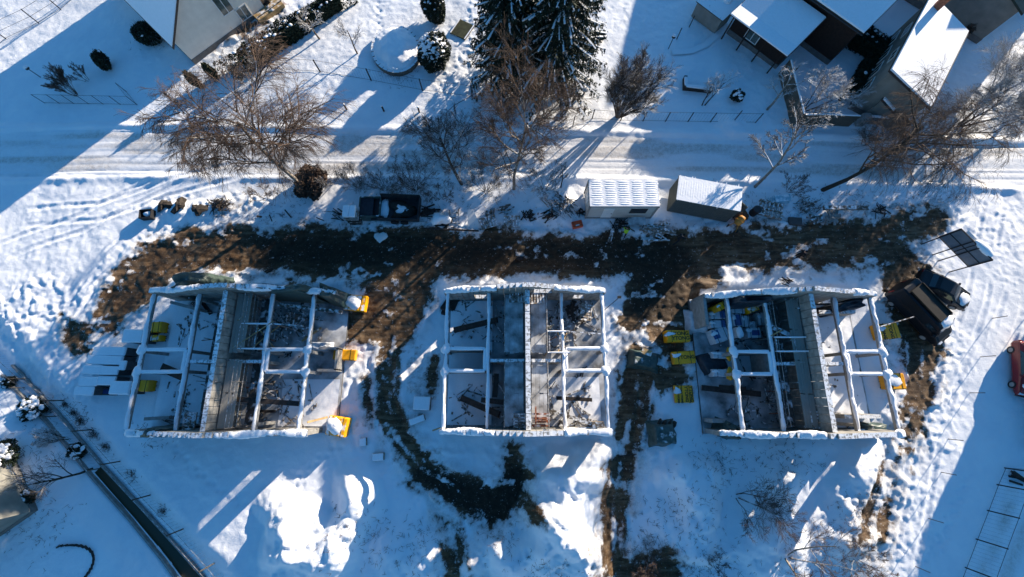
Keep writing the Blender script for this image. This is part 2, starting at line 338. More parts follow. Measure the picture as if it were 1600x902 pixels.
# mounds of snow-covered earth
ns1 = fbm(GX * .33, GY * .33, 73, 2) - .5
nm = fbm(GX * .62, GY * .62, 75, 4, .5) - .5
def mound(px, py, rx, ry, h, rot=0, sharp=2.0):
    global H
    x, y = at(px, py); dx = (GX - x) * cos(rot) + (GY - y) * sin(rot); dy = -(GX - x) * sin(rot) + (GY - y) * cos(rot)
    q = np.hypot(dx / rx, dy / ry) + ns1 * .9; H += h * (.75 * np.clip(1.12 - q, 0, 1.12) + .25 * sst(1.1, .2, q)) + .75 * min(1, h) * sst(1.2, .6, q) * nm + .16 * sst(1.2, .7, q) * n2 
mound(558, 785, 2.2, 3.2, 1.5, .2); mound(525, 845, 3.4, 2.2, 1.2, -.5); mound(465, 825, 2.8, 1.8, 1.1, .7); mound(500, 885, 3.6, 2.2, 1.0, .2); mound(425, 790, 1.8, 1.3, .6)
mound(875, 790, 3.2, 5.2, 2.2, -.6); mound(840, 860, 4.4, 3.2, 1.6); mound(915, 740, 1.8, 3.2, 1.0, -.6); mound(900, 850, 3, 4, 1.2); mound(790, 870, 3, 2, .5)
mound(1080, 770, 2.2, 2.6, 1.3); mound(1070, 830, 3.0, 2.0, .9); mound(1220, 760, 1.8, 2.8, 1.2, -.3); mound(1200, 830, 3, 3, .9); mound(1330, 750, 2.2, 4, .9, -.4)
mound(1040, 700, 3, 3, .4); mound(620, 860, 3, 2, .5); mound(680, 880, 3, 2, .4); mound(1310, 840, 3.5, 2.5, .8)
mound(1145, 195, 1.3, 1.6, .5, .6); mound(700, 300, 3, 1.6, .3); mound(870, 320, 2.4, 2, .6); mound(300, 330, 4, 1.5, .35)
# mud is lower and rough
H -= .10 * sst(.2, .9, MUDA); H += MUDA * (.07 * (fbm(GX * 1.6, GY * 1.6, 51, 4, .65) - .5) + .03 * vnoise(GX * 5, GY * 5, 52))
H += .20 * np.exp(-((md - .55) / .4) ** 2) * (.3 + .9 * vnoise(GX * 1.3, GY * 1.3, 53)) * (vnoise(GX * .4, GY * .4, 54) > .3)
# brook channel, bank terrace
BROOK = [(-120, 420, 7), (0, 578, 8), (70, 655, 8), (140, 738, 8), (200, 805, 9), (255, 868, 11), (300, 925, 14), (420, 1060, 16)]
bd = pdist(pl(BROOK)); bside, bpar = pdist(pl(BROOK), par=True)
H = H - .5 * sst(.9, -.25, bd) - 1.0 * sst(2.6, .8, bd) * sst(-9, -1, -np.abs(bside)) * .45
# footprints
rng = random.Random(5)
FP = [[(470, 745), (500, 715), (540, 690), (560, 680)], [(250, 665), (290, 720), (350, 770), (400, 800)], [(1500, 760), (1470, 830), (1440, 900)], [(590, 5), (592, 30), (596, 55)],
      [(800, 590), (830, 600)], [(735, 590), (715, 610)], [(430, 790), (480, 750)], [(1515, 740), (1490, 800), (1460, 880)], [(770, 10), (745, 60), (735, 100)], [(1130, 690), (1180, 740)]]
for path in FP:
    pts = [at(*p) for p in path]
    for a, b in zip(pts[:-1], pts[1:]):
        L = hypot(b[0] - a[0], b[1] - a[1]); n = int(L / .6) + 1
        for k in range(n):
            t = k / n; fx = a[0] + (b[0] - a[0]) * t + rng.uniform(-.08, .08) - (b[1] - a[1]) / L * .16 * (-1) ** k; fy = a[1] + (b[1] - a[1]) * t + (b[0] - a[0]) / L * .16 * (-1) ** k
            i = int((fx - X0) / ST); j = int((fy - Y0) / ST)
            if 3 < i < len(xs) - 4 and 3 < j < len(ys) - 4:
                sl_ = (slice(j - 3, j + 4), slice(i - 3, i + 4)); H[sl_] -= .09 * np.exp(-((GX[sl_] - fx) ** 2 + (GY[sl_] - fy) ** 2) / .035)
# level building plots
for (ax, bx) in ((-30.2, -15.3), (-5.9, 8.1), (17.2, 30.3)):
    q = np.maximum(np.maximum(ax - GX, GX - bx), np.maximum(-3.3 - GY, GY - 8.8)); k = sst(1.0, 0, q); H = H * (1 - k) + k * (H * .1 + .02)
    MUDA = MUDA * (1 - sst(.6, 0, q)); 
    H += .28 * np.exp(-((GY - 9.6) / .5) ** 2) * sst(1.2, 0, np.maximum(ax - GX, GX - bx)) * (.5 + .9 * vnoise(GX * .7, GY * .7, 77))
# fade to flat at the rim
rim = np.minimum(np.minimum(GX - X0, X1 - GX), np.minimum(GY - Y0, Y1 - GY)); H *= sst(0, 4, rim)
WATER_Z = -.62
STREETM = sst(.3, -.6, sdst + n1 * .8)
DIRT = STREETM * (.25 + .9 * sst(.35, .7, vnoise(spar * .15, sside * 1.6, 61)))
for t in TRK[2:4] + TRK[7:8]:
    DIRT = np.maximum(DIRT, .8 * sst(2.4, .2, pdist(pl([(a, b, 14) for a, b in t]))) * sst(.3, .7, vnoise(GX * 1.1, GY * .8, 63)))
DIRT = np.maximum(DIRT, .5 * sst(.6, -.4, pdist(pl([(30, 570, 8), (110, 650, 9), (185, 738, 9), (255, 810, 9), (335, 905, 9)])) + n1))
DIRT = np.maximum(DIRT, .9 * sst(.7, -.3, pdist(pl([(1580, 770, 4), (1560, 830, 4), (1535, 900, 5)]))) * (.4 + vnoise(GX, GY, 67)))
DIRT = np.maximum(DIRT, .9 * sst(.7, -.3, pdist(pl([(1612, 800, 5), (1590, 850, 5), (1570, 902, 5)]))))
DIRT = np.maximum(DIRT, .55 * sst(2.0, .0, md) * vnoise(GX * 1.5, GY * 1.5, 65) * 1.5)
def gz(x, y):
    i = (x - X0) / ST; j = (y - Y0) / ST
    if not (0 <= i < len(xs) - 1 and 0 <= j < len(ys) - 1): return 0.0
    a, b = int(i), int(j); fx, fy = i - a, j - b
    return float((H[b, a] * (1 - fx) + H[b, a + 1] * fx) * (1 - fy) + (H[b + 1, a] * (1 - fx) + H[b + 1, a + 1] * fx) * fy)

def ground_material():
    m = bpy.data.materials.new('snow_and_mud'); t, n, b = nodes(m); L = t.links.new
    tc = n.new('ShaderNodeTexCoord'); g = n.new('ShaderNodeNewGeometry')
    am = n.new('ShaderNodeAttribute'); am.attribute_name = 'mud'; ad = n.new('ShaderNodeAttribute'); ad.attribute_name = 'dirt'; aw = n.new('ShaderNodeAttribute'); aw.attribute_name = 'wet_shade'
    def noise(sc, det=6, r=.6):
        q = n.new('ShaderNodeTexNoise'); q.inputs['Scale'].default_value = sc; q.inputs['Detail'].default_value = det; q.inputs['Roughness'].default_value = r; L(g.outputs['Position'], q.inputs['Vector']); return q.outputs['Fac']
    def math_(op, a, c, clamp=False):
        q = n.new('ShaderNodeMath'); q.operation = op; q.use_clamp = clamp
        for i, s in ((0, a), (1, c)):
            if isinstance(s, float): q.inputs[i].default_value = s
            else: L(s, q.inputs[i])
        return q.outputs[0]
    def rng_(s, a, c, d=0., e=1.):
        q = n.new('ShaderNodeMapRange'); q.interpolation_type = 'SMOOTHSTEP'; L(s, q.inputs[0])
        for i, vv in enumerate((a, c, d, e)): q.inputs[i + 1].default_value = vv
        return q.outputs[0]
    def mix(f, a, c):
        q = n.new('ShaderNodeMix'); q.data_type = 'RGBA'; L(f, q.inputs[0])
        for i, s in ((6, a), (7, c)):
            if isinstance(s, tuple): q.inputs[i].default_value = (*s, 1)
            else: L(s, q.inputs[i])
        return q.outputs[2]
    f1, f2, f3, f4 = noise(2.6, 8, .7), noise(9, 6, .65), noise(.45, 4), noise(30, 3)
    fine = math_('ADD', math_('MULTIPLY', math_('SUBTRACT', f1, .5), .9), math_('MULTIPLY', math_('SUBTRACT', f2, .5), .6))
    f0 = noise(.9, 5, .6); fine = math_('ADD', fine, math_('MULTIPLY', math_('SUBTRACT', f0, .5), 1.1))
    mudv = math_('ADD', am.outputs['Fac'], math_('MULTIPLY', fine, rng_(am.outputs['Fac'], .0, .2)))
    mudf = rng_(mudv, .40, .66); slush = rng_(mudv, .02, .50)
    snow = mix(rng_(f3, .35, .65), (.80, .82, .86), (.86, .87, .89))
    dirty = mix(rng_(f1, .35, .65), (.46, .42, .38), (.66, .64, .62))
    snow2 = mix(math_('MULTIPLY', ad.outputs['Fac'], rng_(f2, .25, .75, .4, 1.)), snow, dirty)
    brown = mix(rng_(f1, .3, .7), (.042, .022, .009), (.125, .068, .029))
    sc_ = n.new('ShaderNodeMapping'); sc_.inputs['Scale'].default_value = (.5, 2.6, 1); L(g.outputs['Position'], sc_.inputs[0]); ns_ = n.new('ShaderNodeTexNoise'); ns_.inputs['Scale'].default_value = 1.3; ns_.inputs['Detail'].default_value = 6; L(sc_.outputs[0], ns_.inputs[0])
    brown = mix(rng_(ns_.outputs['Fac'], .42, .62), brown, (.16, .105, .06))
    brown = mix(rng_(f3, .42, .58, .55, 0.), brown, (.022, .012, .006))
    brown = mix(rng_(f4, .55, .72), brown, (.17, .115, .07))
    wet_shade = mix(rng_(f1, .3, .7), (.012, .008, .004), (.036, .023, .011))  # near-black tone for wet mud, darkened further for the shaded road
    br = mix(aw.outputs['Fac'], brown, wet_shade)
    speck = rng_(math_('ADD', f2, math_('MULTIPLY', f1, .75)), 1.03, 1.12)          # crumbs of snow left on the mud
    br = mix(speck, br, (.52, .52, .54))
    snow3 = mix(math_('MULTIPLY', slush, rng_(f1, .3, .7, .35, .95)), snow2, mix(rng_(f2, .4, .6), (.20, .165, .135), (.48, .45, .43)))
    L(mix(mudf, snow3, br), b.inputs['Base Color'])
    L(rng_(mudf, 0., 1., .6, .72), b.inputs['Roughness']); b.inputs['Specular IOR Level'].default_value = .25
    hh = math_('ADD', math_('MULTIPLY', f1, .7), math_('ADD', math_('MULTIPLY', f2, .35), math_('MULTIPLY', f4, .12)))
    bp = n.new('ShaderNodeBump'); bp.inputs['Distance'].default_value = .10; L(rng_(mudf, 0., 1., .5, .6), bp.inputs['Strength']); L(hh, bp.inputs['Height']); L(bp.outputs[0], b.inputs['Normal'])
    return m
GM = ground_material()
ny, nx = GX.shape
idx = np.arange(ny * nx).reshape(ny, nx)
Fq = np.stack([idx[:-1, :-1], idx[:-1, 1:], idx[1:, 1:], idx[1:, :-1]], -1).reshape(-1, 4)
fm = MUDA[:-1, :-1].ravel(); fs = STREETM[:-1, :-1].ravel(); fb = sst(2.2, 2.0, bd)[:-1, :-1].ravel()
cls = np.zeros(len(Fq), int); cls[fs > .5] = 2; cls[fb > .5] = 3; cls[fm > .48] = 1
VV = np.stack([GX, GY, H], -1).reshape(-1, 3)
for c, nm in ((0, 'snow_ground'), (1, 'dirt_road'), (2, 'road'), (3, 'bank')):
    f = Fq[cls == c]; u, inv = np.unique(f.ravel(), return_inverse=True); V = VV[u]; F = inv.reshape(-1, 4)
    if c == 0:   # skirt out to the horizon in the same sheet
        R = 1500; k = len(V)
        V = np.concatenate([V, np.array([(X0, Y0, 0), (X1, Y0, 0), (X1, Y1, 0), (X0, Y1, 0), (-R, -R, 0), (R, -R, 0), (R, R, 0), (-R, R, 0)], float)])
        F = np.concatenate([F, np.array([[k, k + 4, k + 5, k + 1], [k + 1, k + 5, k + 6, k + 2], [k + 2, k + 6, k + 7, k + 3], [k + 3, k + 7, k + 4, k]])])
    o = npmesh(nm, V, F, GM, smooth=True); o['kind'] = 'structure'
    for an, arr in (('mud', MUDA), ('dirt', DIRT), ('wet_shade', WETSHADE)):
        a = o.data.attributes.new(an, 'FLOAT', 'POINT'); vals = arr.ravel()[u]
        if c == 0: vals = np.concatenate([vals, np.zeros(8)])
        a.data.foreach_set('value', vals.astype(np.float32))
# open water of the brook
wm = bpy.data.materials.new('brook_water'); t_, n_, b_ = nodes(wm); b_.inputs['Base Color'].default_value = (.040, .034, .012, 1); b_.inputs['Roughness'].default_value = .35
no_ = n_.new('ShaderNodeTexNoise'); no_.inputs['Scale'].default_value = 6; bp_ = n_.new('ShaderNodeBump'); bp_.inputs['Strength'].default_value = .25; t_.links.new(no_.outputs['Fac'], bp_.inputs['Height']); t_.links.new(bp_.outputs[0], b_.inputs['Normal'])
def ribbon(pts, z, hwm=None):
    P = pl(pts); L = []; R = []
    for i, p in enumerate(P):
        a = P[max(0, i - 1)]; b = P[min(len(P) - 1, i + 1)]; d = Vector((b[0] - a[0], b[1] - a[1])).normalized(); nrm = Vector((-d.y, d.x)); hw = hwm or p[2]
        L.append((p[0] + nrm.x * hw, p[1] + nrm.y * hw, z)); R.append((p[0] - nrm.x * hw, p[1] - nrm.y * hw, z))
    mb = MB(); k = len(P); mb.add(L + R, [(i, k + i, k + i + 1, i + 1) for i in range(k - 1)]); return mb
zb = min(gz(*at(170, 770)), gz(*at(220, 828))) + .10
w_ = ribbon([(138, 736, 7), (170, 772, 7.5), (200, 805, 8), (255, 868, 10), (300, 925, 12), (420, 1060, 14)], zb).build('brook_water', wm); w_['kind'] = 'structure'

# ------------------------------------------------------------------ construction shells
def snow_strip(mb, a, b, wd, th, seed, lump=.5, step=.16):
    """a rounded, uneven ridge of snow lying along a-b"""
    a = Vector(a); b = Vector(b); d = b - a; L = d.length; d.normalize(); nrm = Vector((-d.y, d.x, 0)).normalized(); rnd = random.Random(seed)
    n = max(2, int(L / step)); K = 6; vs = []; ph = rnd.uniform(0, 6)
    wv = 1; 
    for i in range(n + 1):
        t = i / n; p = a + (b - a) * t
        e = min(1, min(i, n - i) / 2 + .25)
        k = 1 + lump * (.35 * sin(t * L * 2.1 + ph) + .3 * sin(t * L * 5.3 + ph * 2) + rnd.uniform(-.35, .35))
        wk = (1 + lump * .25 * (sin(t * L * 1.7 + ph * 3) + rnd.uniform(-.6, .6))) * wd / 2 * (.8 + .2 * e)
        sh = lump * .12 * wd * sin(t * L * 1.1 + ph)
        for j in range(K + 1):
            q = pi * j / K; x = cos(q) * wk + sh; z = max(.012, (sin(q) ** .6) * th * k * e)
            if j in (0, K): z = -.03
            vs.append(p + nrm * x + Vector((0, 0, z)))
    mb.add(vs, [(i * (K + 1) + j, (i + 1) * (K + 1) + j, (i + 1) * (K + 1) + j + 1, i * (K + 1) + j + 1) for i in range(n) for j in range(K)])
    mb.add([], [])
    mb.f += [tuple(len(mb.v) - (K + 1) + j for j in range(K + 1)), tuple(len(mb.v) - (n + 1) * (K + 1) + j for j in range(K, -1, -1))]; mb.mi += [0, 0]

BZ0 = .28
def gable(mb, caps, xa, xb, xr, y, th, ze, zr, openings, seed, snowfrom, flatblocks=None):
    """stepped block gable between xa and xb, ridge at xr; bare blocks or snow caps on the steps"""
    rnd = random.Random(seed); n = int(round((xb - xa) / .5)); w_ = (xb - xa) / n; run = []
    for i in range(n):
        a = xa + i * w_; b = a + w_; c = (a + b) / 2
        z = ze + (zr - ze) * (1 - abs(c - xr) / max(xr - xa, xb - xr)) if True else ze
        z = BZ0 + math.floor((z - BZ0) / .12 + .5) * .12
        segs = [(0, z)]
        for (ox, ow, o0, o1) in openings:
            if abs(c - ox) < ow / 2:
                o1 = min(o1, z - .3); segs = [(s0, min(s1, o0)) for s0, s1 in segs] + [(o1, z)]
        for s0, s1 in segs:
            if s1 > s0: mb.box((c, y, (s0 + s1) / 2), (w_ - .03, th + rnd.uniform(-.006, .006), s1 - s0))
        s = snowfrom(c)
        if s > 0: run.append((c, z))
        if run and (s <= 0 or i == n - 1):
            if len(run) > 1: caps.append(MB()); snow_strip(caps[-1], (run[0][0] - .2, y, run[0][1] - .07), (run[-1][0] + .2, y, run[-1][1] - .07), th + .14, .22, seed * 31 + i * 7, .85, .11)
            run = []
def wallseg(mb, x0, y0, x1, y1, th, z0, z1, blocks=True, seed=0):
    L = hypot(x1 - x0, y1 - y0); n = max(1, int(round(L / .6))); ang = atan2(y1 - y0, x1 - x0); rnd = random.Random(seed)
    for i in range(n):
        t0, t1 = i / n, (i + 1) / n; cx = x0 + (x1 - x0) * (t0 + t1) / 2; cy = y0 + (y1 - y0) * (t0 + t1) / 2
        dz = rnd.uniform(-.012, .012) if blocks else 0
        mb.box((cx, cy, (z0 + z1 + dz) / 2), (L / n - (.035 if blocks else -.001), th, z1 + dz - z0), ang)
def posts(parent, pts, z1, r=.12):
    for (x, y) in pts: MB().box((x, y, (BZ0 + z1) / 2), (r * 2, r * 2, z1 - BZ0)).build('column', CONC, parent, True)

def shell(label, xs_, yS, yN, opt):
    xW, xw, xp, xe, xE = xs_
    o = thing('unfinished_house', label, 'building shell', (xp, (yS + yN) / 2, 0), 0, 'unfinished house shells in a row')
    xl, xr_ = xW - opt.get('extW', .45), xE + opt.get('extE', .45)
    mb = MB(); mb.box(((xl + xr_) / 2, (yS + yN) / 2, BZ0 / 2 - .1), (xr_ - xl, yN - yS + .5, BZ0 + .2)); mb.build('floor_slab', SLAB, o, True)
    # trodden and drifted snow on the slab
    def floor_snow(x0, x1, y0, y1, seed, th=.10, cover=.5):
        nx_, ny_ = int((x1 - x0) / .18), int((y1 - y0) / .18); gx, gy = np.meshgrid(np.linspace(x0, x1, nx_), np.linspace(y0, y1, ny_))
        z = BZ0 + .02 + th * (fbm(gx * .8, gy * .8, seed, 4, .6) - (1 - cover)) * 1.5 + .05 * np.abs(vnoise(gx * 2.7, gy * 2.7, seed + 3) - .5)
        idn = np.arange(nx_ * ny_).reshape(ny_, nx_); F = np.stack([idn[:-1, :-1], idn[:-1, 1:], idn[1:, 1:], idn[1:, :-1]], -1).reshape(-1, 4)
        npmesh('floor_snow', np.stack([gx, gy, z], -1).reshape(-1, 3), F, SNOW, o, True, True)
    for k, (a, b, c, d, th, cov) in enumerate(opt['floor']): floor_snow(a, b, c, d, opt['seed'] * 10 + k, th, cov)
    nb = MB(); ns = []; gable(nb, ns, xl + .1, xr_ - .1, xp, yN, .36, 3.0, opt['ridge'], opt['openN'], opt['seed'], opt['snowN']); nb.build('gable_wall', BLOCK, o, True)
    for q_ in ns: q_.build('snow_cap', SNOW, o, True, True)
    sb = MB(); ss = []; gable(sb, ss, xl + .1, min(xr_ - .1, xE + .7), xp, yS, .36, 2.9, opt['ridge'] - .2, opt['openS'], opt['seed'] + 1, opt['snowS']); sb.build('gable_wall', BLOCK, o, True)
    for q_ in ss: q_.build('snow_cap', SNOW, o, True, True)
    rd = random.Random(opt['seed']); db = MB()
    for px_ in np.linspace(xw + .8, xe - .6, 5):
        for py_ in (yS + 1.2, yS + 3.4, yN - 1.4, yN - 3.6):
            if abs(px_ - xp) > .5: MB().cyl((px_ + rd.uniform(-.3, .3), py_ + rd.uniform(-.4, .4), BZ0), (px_ + rd.uniform(-.3, .3), py_ + rd.uniform(-.4, .4), 2.6 + rd.uniform(-.4, .5)), .035, 6).build('prop', RUST if rd.random() < .4 else POLE, o, True)
    for k in range(190):
        cx_, cy_ = rd.choice([(xW + 1.6, yN - 2), (xW + 1.8, yS + 2), (xw + 1.0, yN - 2.5), (xw + 1, yS + 2.5), (xe - .8, yN - 2.4), (xe - .8, yS + 2), (xE - 1.5, yN - 2), (xE - 1.6, yS + 2)]); l = rd.choice([.2, .3, .5, .9, 1.5, 2.2])
        db.box((cx_ + rd.gauss(0, .7), min(yN - .4, max(yS + .4, cy_ + rd.gauss(0, 1.2))), BZ0 + .09), (l, rd.uniform(.05, .14) if l > .3 else l * .7, .06 if l > .3 else .16), rd.uniform(0, 3.1))
    q_ = db.build('floor_debris', GTIMB, o, True); q_['kind'] = 'stuff'
    # ridge (party) wall of big blocks
    pw = MB(); wallseg(pw, xp, yS + .2, xp, yN - .2, opt.get('pth', .36), BZ0, opt['ridge'] - .85, True, opt['seed'])
    pw.build('party_wall', BLOCK, o, True)
    # long purlin beams with their snow rolls
    for k, (x, z) in enumerate(((xW, 3.0), (xw, 3.05), (xe, 3.05), (xE, 3.0))):
        b = MB().box((x, (yS + yN) / 2, z - .12), (.24, yN - yS - .38, .26)).build('beam', CONC, o, True)
        s = MB(); snow_strip(s, (x, yS + .2, z), (x, yN - .2, z), .27, .13, opt['seed'] * 7 + k, .85); so_ = s.build('snow_roll', SNOW, b, False, True)
        o_ = wloc(b); so_.data.transform(Matrix.Translation(-o_))
    ym = (yS + yN) / 2 - .15
    posts(o, [(x, y) for x in (xW, xw, xe, xE) for y in (ym + .8, ym - .8)] + [(xw, yN - .6), (xe, yS + .6)], 2.86)
    # cross wall between the inner beams
    cw = MB(); wallseg(cw, xw + .15, ym, xp - .22, ym, .26, BZ0, 3.0, True, 3); wallseg(cw, xp + .22, ym, xe - .15, ym, .26, BZ0, 3.0, True, 4); cw.build('cross_wall', BLOCK, o, True)
    # stairwell boxes against the outer beams
    for side, (xo, xi) in enumerate(((xW, xw), (xE, xe))):
        dirn = 1 if xi > xo else -1; x1 = xi - dirn * .28 * (1 if side == 0 else -1) if False else xi - dirn * .25
        r = MB(); s = MB()
        for (p, q) in (((xo + dirn * .15, ym + .95), (x1, ym + .95)), ((xo + dirn * .15, ym - .8), (x1, ym - .8)), ((x1, ym + .95), (x1, ym - .8))):
            z0 = 2.78 if not opt['boxwalls'][side] else BZ0
            ang = atan2(q[1] - p[1], q[0] - p[0]); L = hypot(q[0] - p[0], q[1] - p[1])
            r.box(((p[0] + q[0]) / 2, (p[1] + q[1]) / 2, (z0 + 3.0) / 2), (L, .2, 3.0 - z0), ang)
            snow_strip(s, (p[0], p[1], 3.0), (q[0], q[1], 3.0), .30, .13, side + opt['seed'] * 3, .25)
        rb = r.build('stairwell_frame', CONC, o, True); s_ = s.build('snow_roll', SNOW, rb, False, True); s_.data.transform(Matrix.Translation(-wloc(rb)))
        
        for yy_ in (ym + .95, ym - .8): MB().blob((xo, yy_, 3.02), (.36, .45, .22), side + int(yy_ * 9), 12, 7, .3, flat=True).build('snow_cap', SNOW, o, True, True)
    return o
sN = lambda a, b, s: (lambda x: s if (x < a or x > b) else 0)
A_ = shell('snow-capped house shell furthest left, green tarps on both its gables', (-29.6, -25.8, -22.7, -19.75, -16.35), -2.9, 8.2,
    dict(seed=11, ridge=5.3, extW=.25, extE=1.9, openN=[(-27.6, 1.4, 1.1, 2.4), (-18, 1.5, 1.1, 2.4)], openS=[(-17.7, 1.3, 1.0, 2.5)], boxwalls=(0, 0),
         snowN=sN(-24.9, -21.5, .30), snowS=sN(-26.6, -21.6, .30), floor=[(-29.8, -24.7, -2.6, 8, .12, .9), (-19.4, -14.6, -2.6, 1.2, .10, .6)]))
B_ = shell('middle house shell with white concrete slab floors and bare ridge blocks', (-5.3, -1.9, 1.22, 4.05, 7.4), -2.8, 8.25,
    dict(seed=12, ridge=5.3, openN=[(1.0 - 3.6, 1.3, 1.1, 2.4), (2.6, 1.2, 3.2, 4.4), (5.8, 1.3, 1.1, 2.4)], openS=[(5.9, 1.6, 1.0, 2.5), (2.7, 1.0, 3.3, 4.4)], boxwalls=(1, 0),
         snowN=sN(-1.3, 3.4, .22), snowS=sN(-1.2, 4.0, .24), floor=[(-5.4, -1.7, -2.5, 8, .12, .8), (3.0, 7.4, -2.6, 1.4, .08, .65)]))
C_ = shell('right-hand house shell, yellow packs outside both long sides', (17.7, 20.8, 23.6, 26.5, 29.6), -2.95, 7.9,
    dict(seed=13, ridge=5.4, extW=1.9, extE=.25, openN=[(27.6, 1.8, .7, 2.7), (19.2, 1.2, 1.1, 2.4)], openS=[(28, 1.6, 1.0, 2.4), (25.4, .9, 1.0, 2.3)], boxwalls=(1, 0),
         snowN=sN(22.4, 27.3, .32), snowS=sN(22.6, 29.0, .24), floor=[(26.6, 29.6, -2.7, 7.6, .22, .9), (17.9, 20.6, 1.8, 3.2, .06, .5)]))

# yellow or brick infill on the third shell's ridge: packs of thin boards laid along the wall
m = MB()
for k in range(44):
    y = -2.6 + k * .235; m.box((24.12 + random.Random(k).uniform(-.05, .08), y, 3.35), (.5 + random.Random(k + 5).uniform(-.15, .2), .21, .22), random.Random(k).uniform(-.05, .05))
m.build('ridge_blocks', BLOCK, C_, True)
MB().box((27.9, -1.75, 1.1), (2.9, .3, 1.7)).build('parapet', BLOCK, C_, True); MB().box((27.6, 6.75, 1.0), (3.1, .3, 1.5)).build('parapet', BLOCK, C_, True)
MB().box((15.9, 6.6, 1.6), (.25, 2.4, 2.7)).build('side_wall', CONC, C_, True); MB().box((16.6, -2.1, 1.0), (1.3, .3, 1.6)).build('side_wall', CONC, C_, True)
m = MB().box((-15.3, 1.9, .9), (1.6, .2, 1.3)).box((-14.6, 2.8, .9), (.2, 1.8, 1.3)).box((-15.3, 3.7, .9), (1.6, .2, 1.3)); m.build('porch_wall', CONC, A_, True)
MB().box((-28.4, -1.9, 1.0), (2.0, .25, 1.5), .05).build('side_wall', CONC, A_, True); MB().box((-27.6, 7.2, 1.3), (2.4, .25, 1.9), -.25).build('side_wall', CONC, A_, True)

# ------------------------------------------------------------------ scaffolding
def deck(label, x0, x1, y0, y1, z, m_, seed, planks=5, gaps=True):
    rnd = random.Random(seed); o = thing('scaffold_deck', label, 'scaffold', (x0, y0, BZ0), 0, 'scaffold decks along the ridge walls')
    w_ = (x1 - x0) / planks; pb = MB()
    L = (y1 - y0); nseg = max(1, int(L / 2.4))
    for i in range(planks):
        for j in range(nseg):
            a = y0 + L * j / nseg + rnd.uniform(-.1, .1); b = y0 + L * (j + 1) / nseg + rnd.uniform(-.1, .1)
            pb.box((x0 + (i + .5) * w_, (a + b) / 2, z + rnd.uniform(-.006, .006)), (w_ - .012, b - a - .012, .05), rnd.uniform(-.008, .008))
    pb.build('boards', m_, o, True)
    fr = MB()
    n = max(2, int(L / 1.5))
    for j in range(n + 1):
        y = y0 + L * j / n
        fr.cyl((x0 - .06, y, z - .08), (x1 + .06, y, z - .08), .035, 6)
        for x in (x0 - .03, x1 + .03): fr.cyl((x, y, BZ0), (x, y, z + (1.0 if (j % 2 == 0 and gaps) else .05)), .03, 6)
    fr.build('frame', POLE, o, True)
    if gaps:
        r = MB(); xx = x1 + .03 if seed % 2 else x0 - .03; r.cyl((xx, y0, z + .95), (xx, y1, z + .95), .028, 6); r.cyl((xx, y0, z + .5), (xx, y1, z + .5), .028, 6); r.build('guard_rail', POLE, o, True)
    return o
deck('grey board deck right of the ridge wall in the north half of the left shell', -22.35, -21.2, 3.2, 7.9, 3.4, DECK, 1)
deck('sunlit pale board deck in the south half of the left shell', -22.35, -21.2, -2.5, 2.6, 3.4, DECK, 3)
deck('low dark scaffold lane beside the sunlit deck, south-middle of the left shell', -21.05, -20.3, -2.4, 2.4, 2.2, LANE, 2, 3)
deck('low scaffold lane beside the grey deck, north end of the left shell', -21.05, -20.3, 3.4, 7.8, 2.2, LANE, 4, 3)
deck('snowy scaffold lane on the shaded side of the ridge in the left shell', -24.6, -23.4, -2.4, 7.7, 2.3, LANE, 5, 3)
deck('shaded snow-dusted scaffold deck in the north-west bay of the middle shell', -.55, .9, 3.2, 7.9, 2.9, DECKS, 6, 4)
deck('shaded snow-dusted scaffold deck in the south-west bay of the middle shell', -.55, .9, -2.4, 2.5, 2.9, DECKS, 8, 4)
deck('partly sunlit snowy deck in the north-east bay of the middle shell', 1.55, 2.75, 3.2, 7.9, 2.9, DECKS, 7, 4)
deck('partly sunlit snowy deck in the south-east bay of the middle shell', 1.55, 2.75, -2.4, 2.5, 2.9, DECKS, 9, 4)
deck('wide grey plank deck left of the ridge blocks in the right shell', 22.3, 23.3, -2.5, 7.5, 3.3, DECK, 10, 5, False)
deck('low grey scaffold lane beside the wide plank deck of the right shell', 21.3, 22.2, -2.4, 7.4, 2.3, LANE, 12, 3)
def trestle(label, x0, x1, y0, y1, z, seed, ext=0):
    o = thing('braced_trestle', label, 'scaffold', (x0, y0, BZ0), 0, 'snow-covered X-braced trestles')
    m = MB(); rnd = random.Random(seed)
    for y in (y0, y1):
        m.bar((x0, y, z), (x1, y, z), .10, .10)
    for x in (x0 + .15, x0 + (x1 - x0) * .55): m.bar((x, y0, z), (x, y1, z), .09, .09)
    if ext: m.bar((x1 - .3, y1, z + .06), (x1 + ext, y1 - .2, z + .02), .10, .09)
    m.build('top_frame', POLE, o, True)
    b = MB(); xm = x0 + (x1 - x0) * .45; b.bar((xm, y0, z - .1), (x1 - .1, y1, z - 1.0), .07, .07); b.bar((xm, y1, z - .1), (x1 - .1, y0, z - 1.0), .07, .07); b.build('cross_brace', TIMB, o, True)
    for x in (x0, x1):
        for y in (y0, y1): MB().cyl((x, y, BZ0), (x, y, z), .04, 6).build('leg', POLE, o, True)
    s = MB()
    for y in (y0, y1): snow_strip(s, (x0, y, z + .05), (x1, y, z + .05), .13, .09, seed, .5)
    s.build('snow_roll', SNOW, o, True, True)
    MB().bar((x0 - .2, y1 + .1, z), (x0 + .5, y1 + .5, z + .3), .08, .05).build('loose_board', TIMB, o, True)
x, y = at(365, 545, 3.3); x2, y2 = at(428, 506, 3.3); trestle('snowy braced trestle reaching towards the east side of the left shell', x, x2, y, y2, 3.3, 3, 2.4)
x, y = at(856, 551, 3.3); x2, y2 = at(890, 518, 3.3); trestle('snowy braced trestle over the east bays of the middle shell', x, x2, y, y2, 3.3, 4, 2.5)
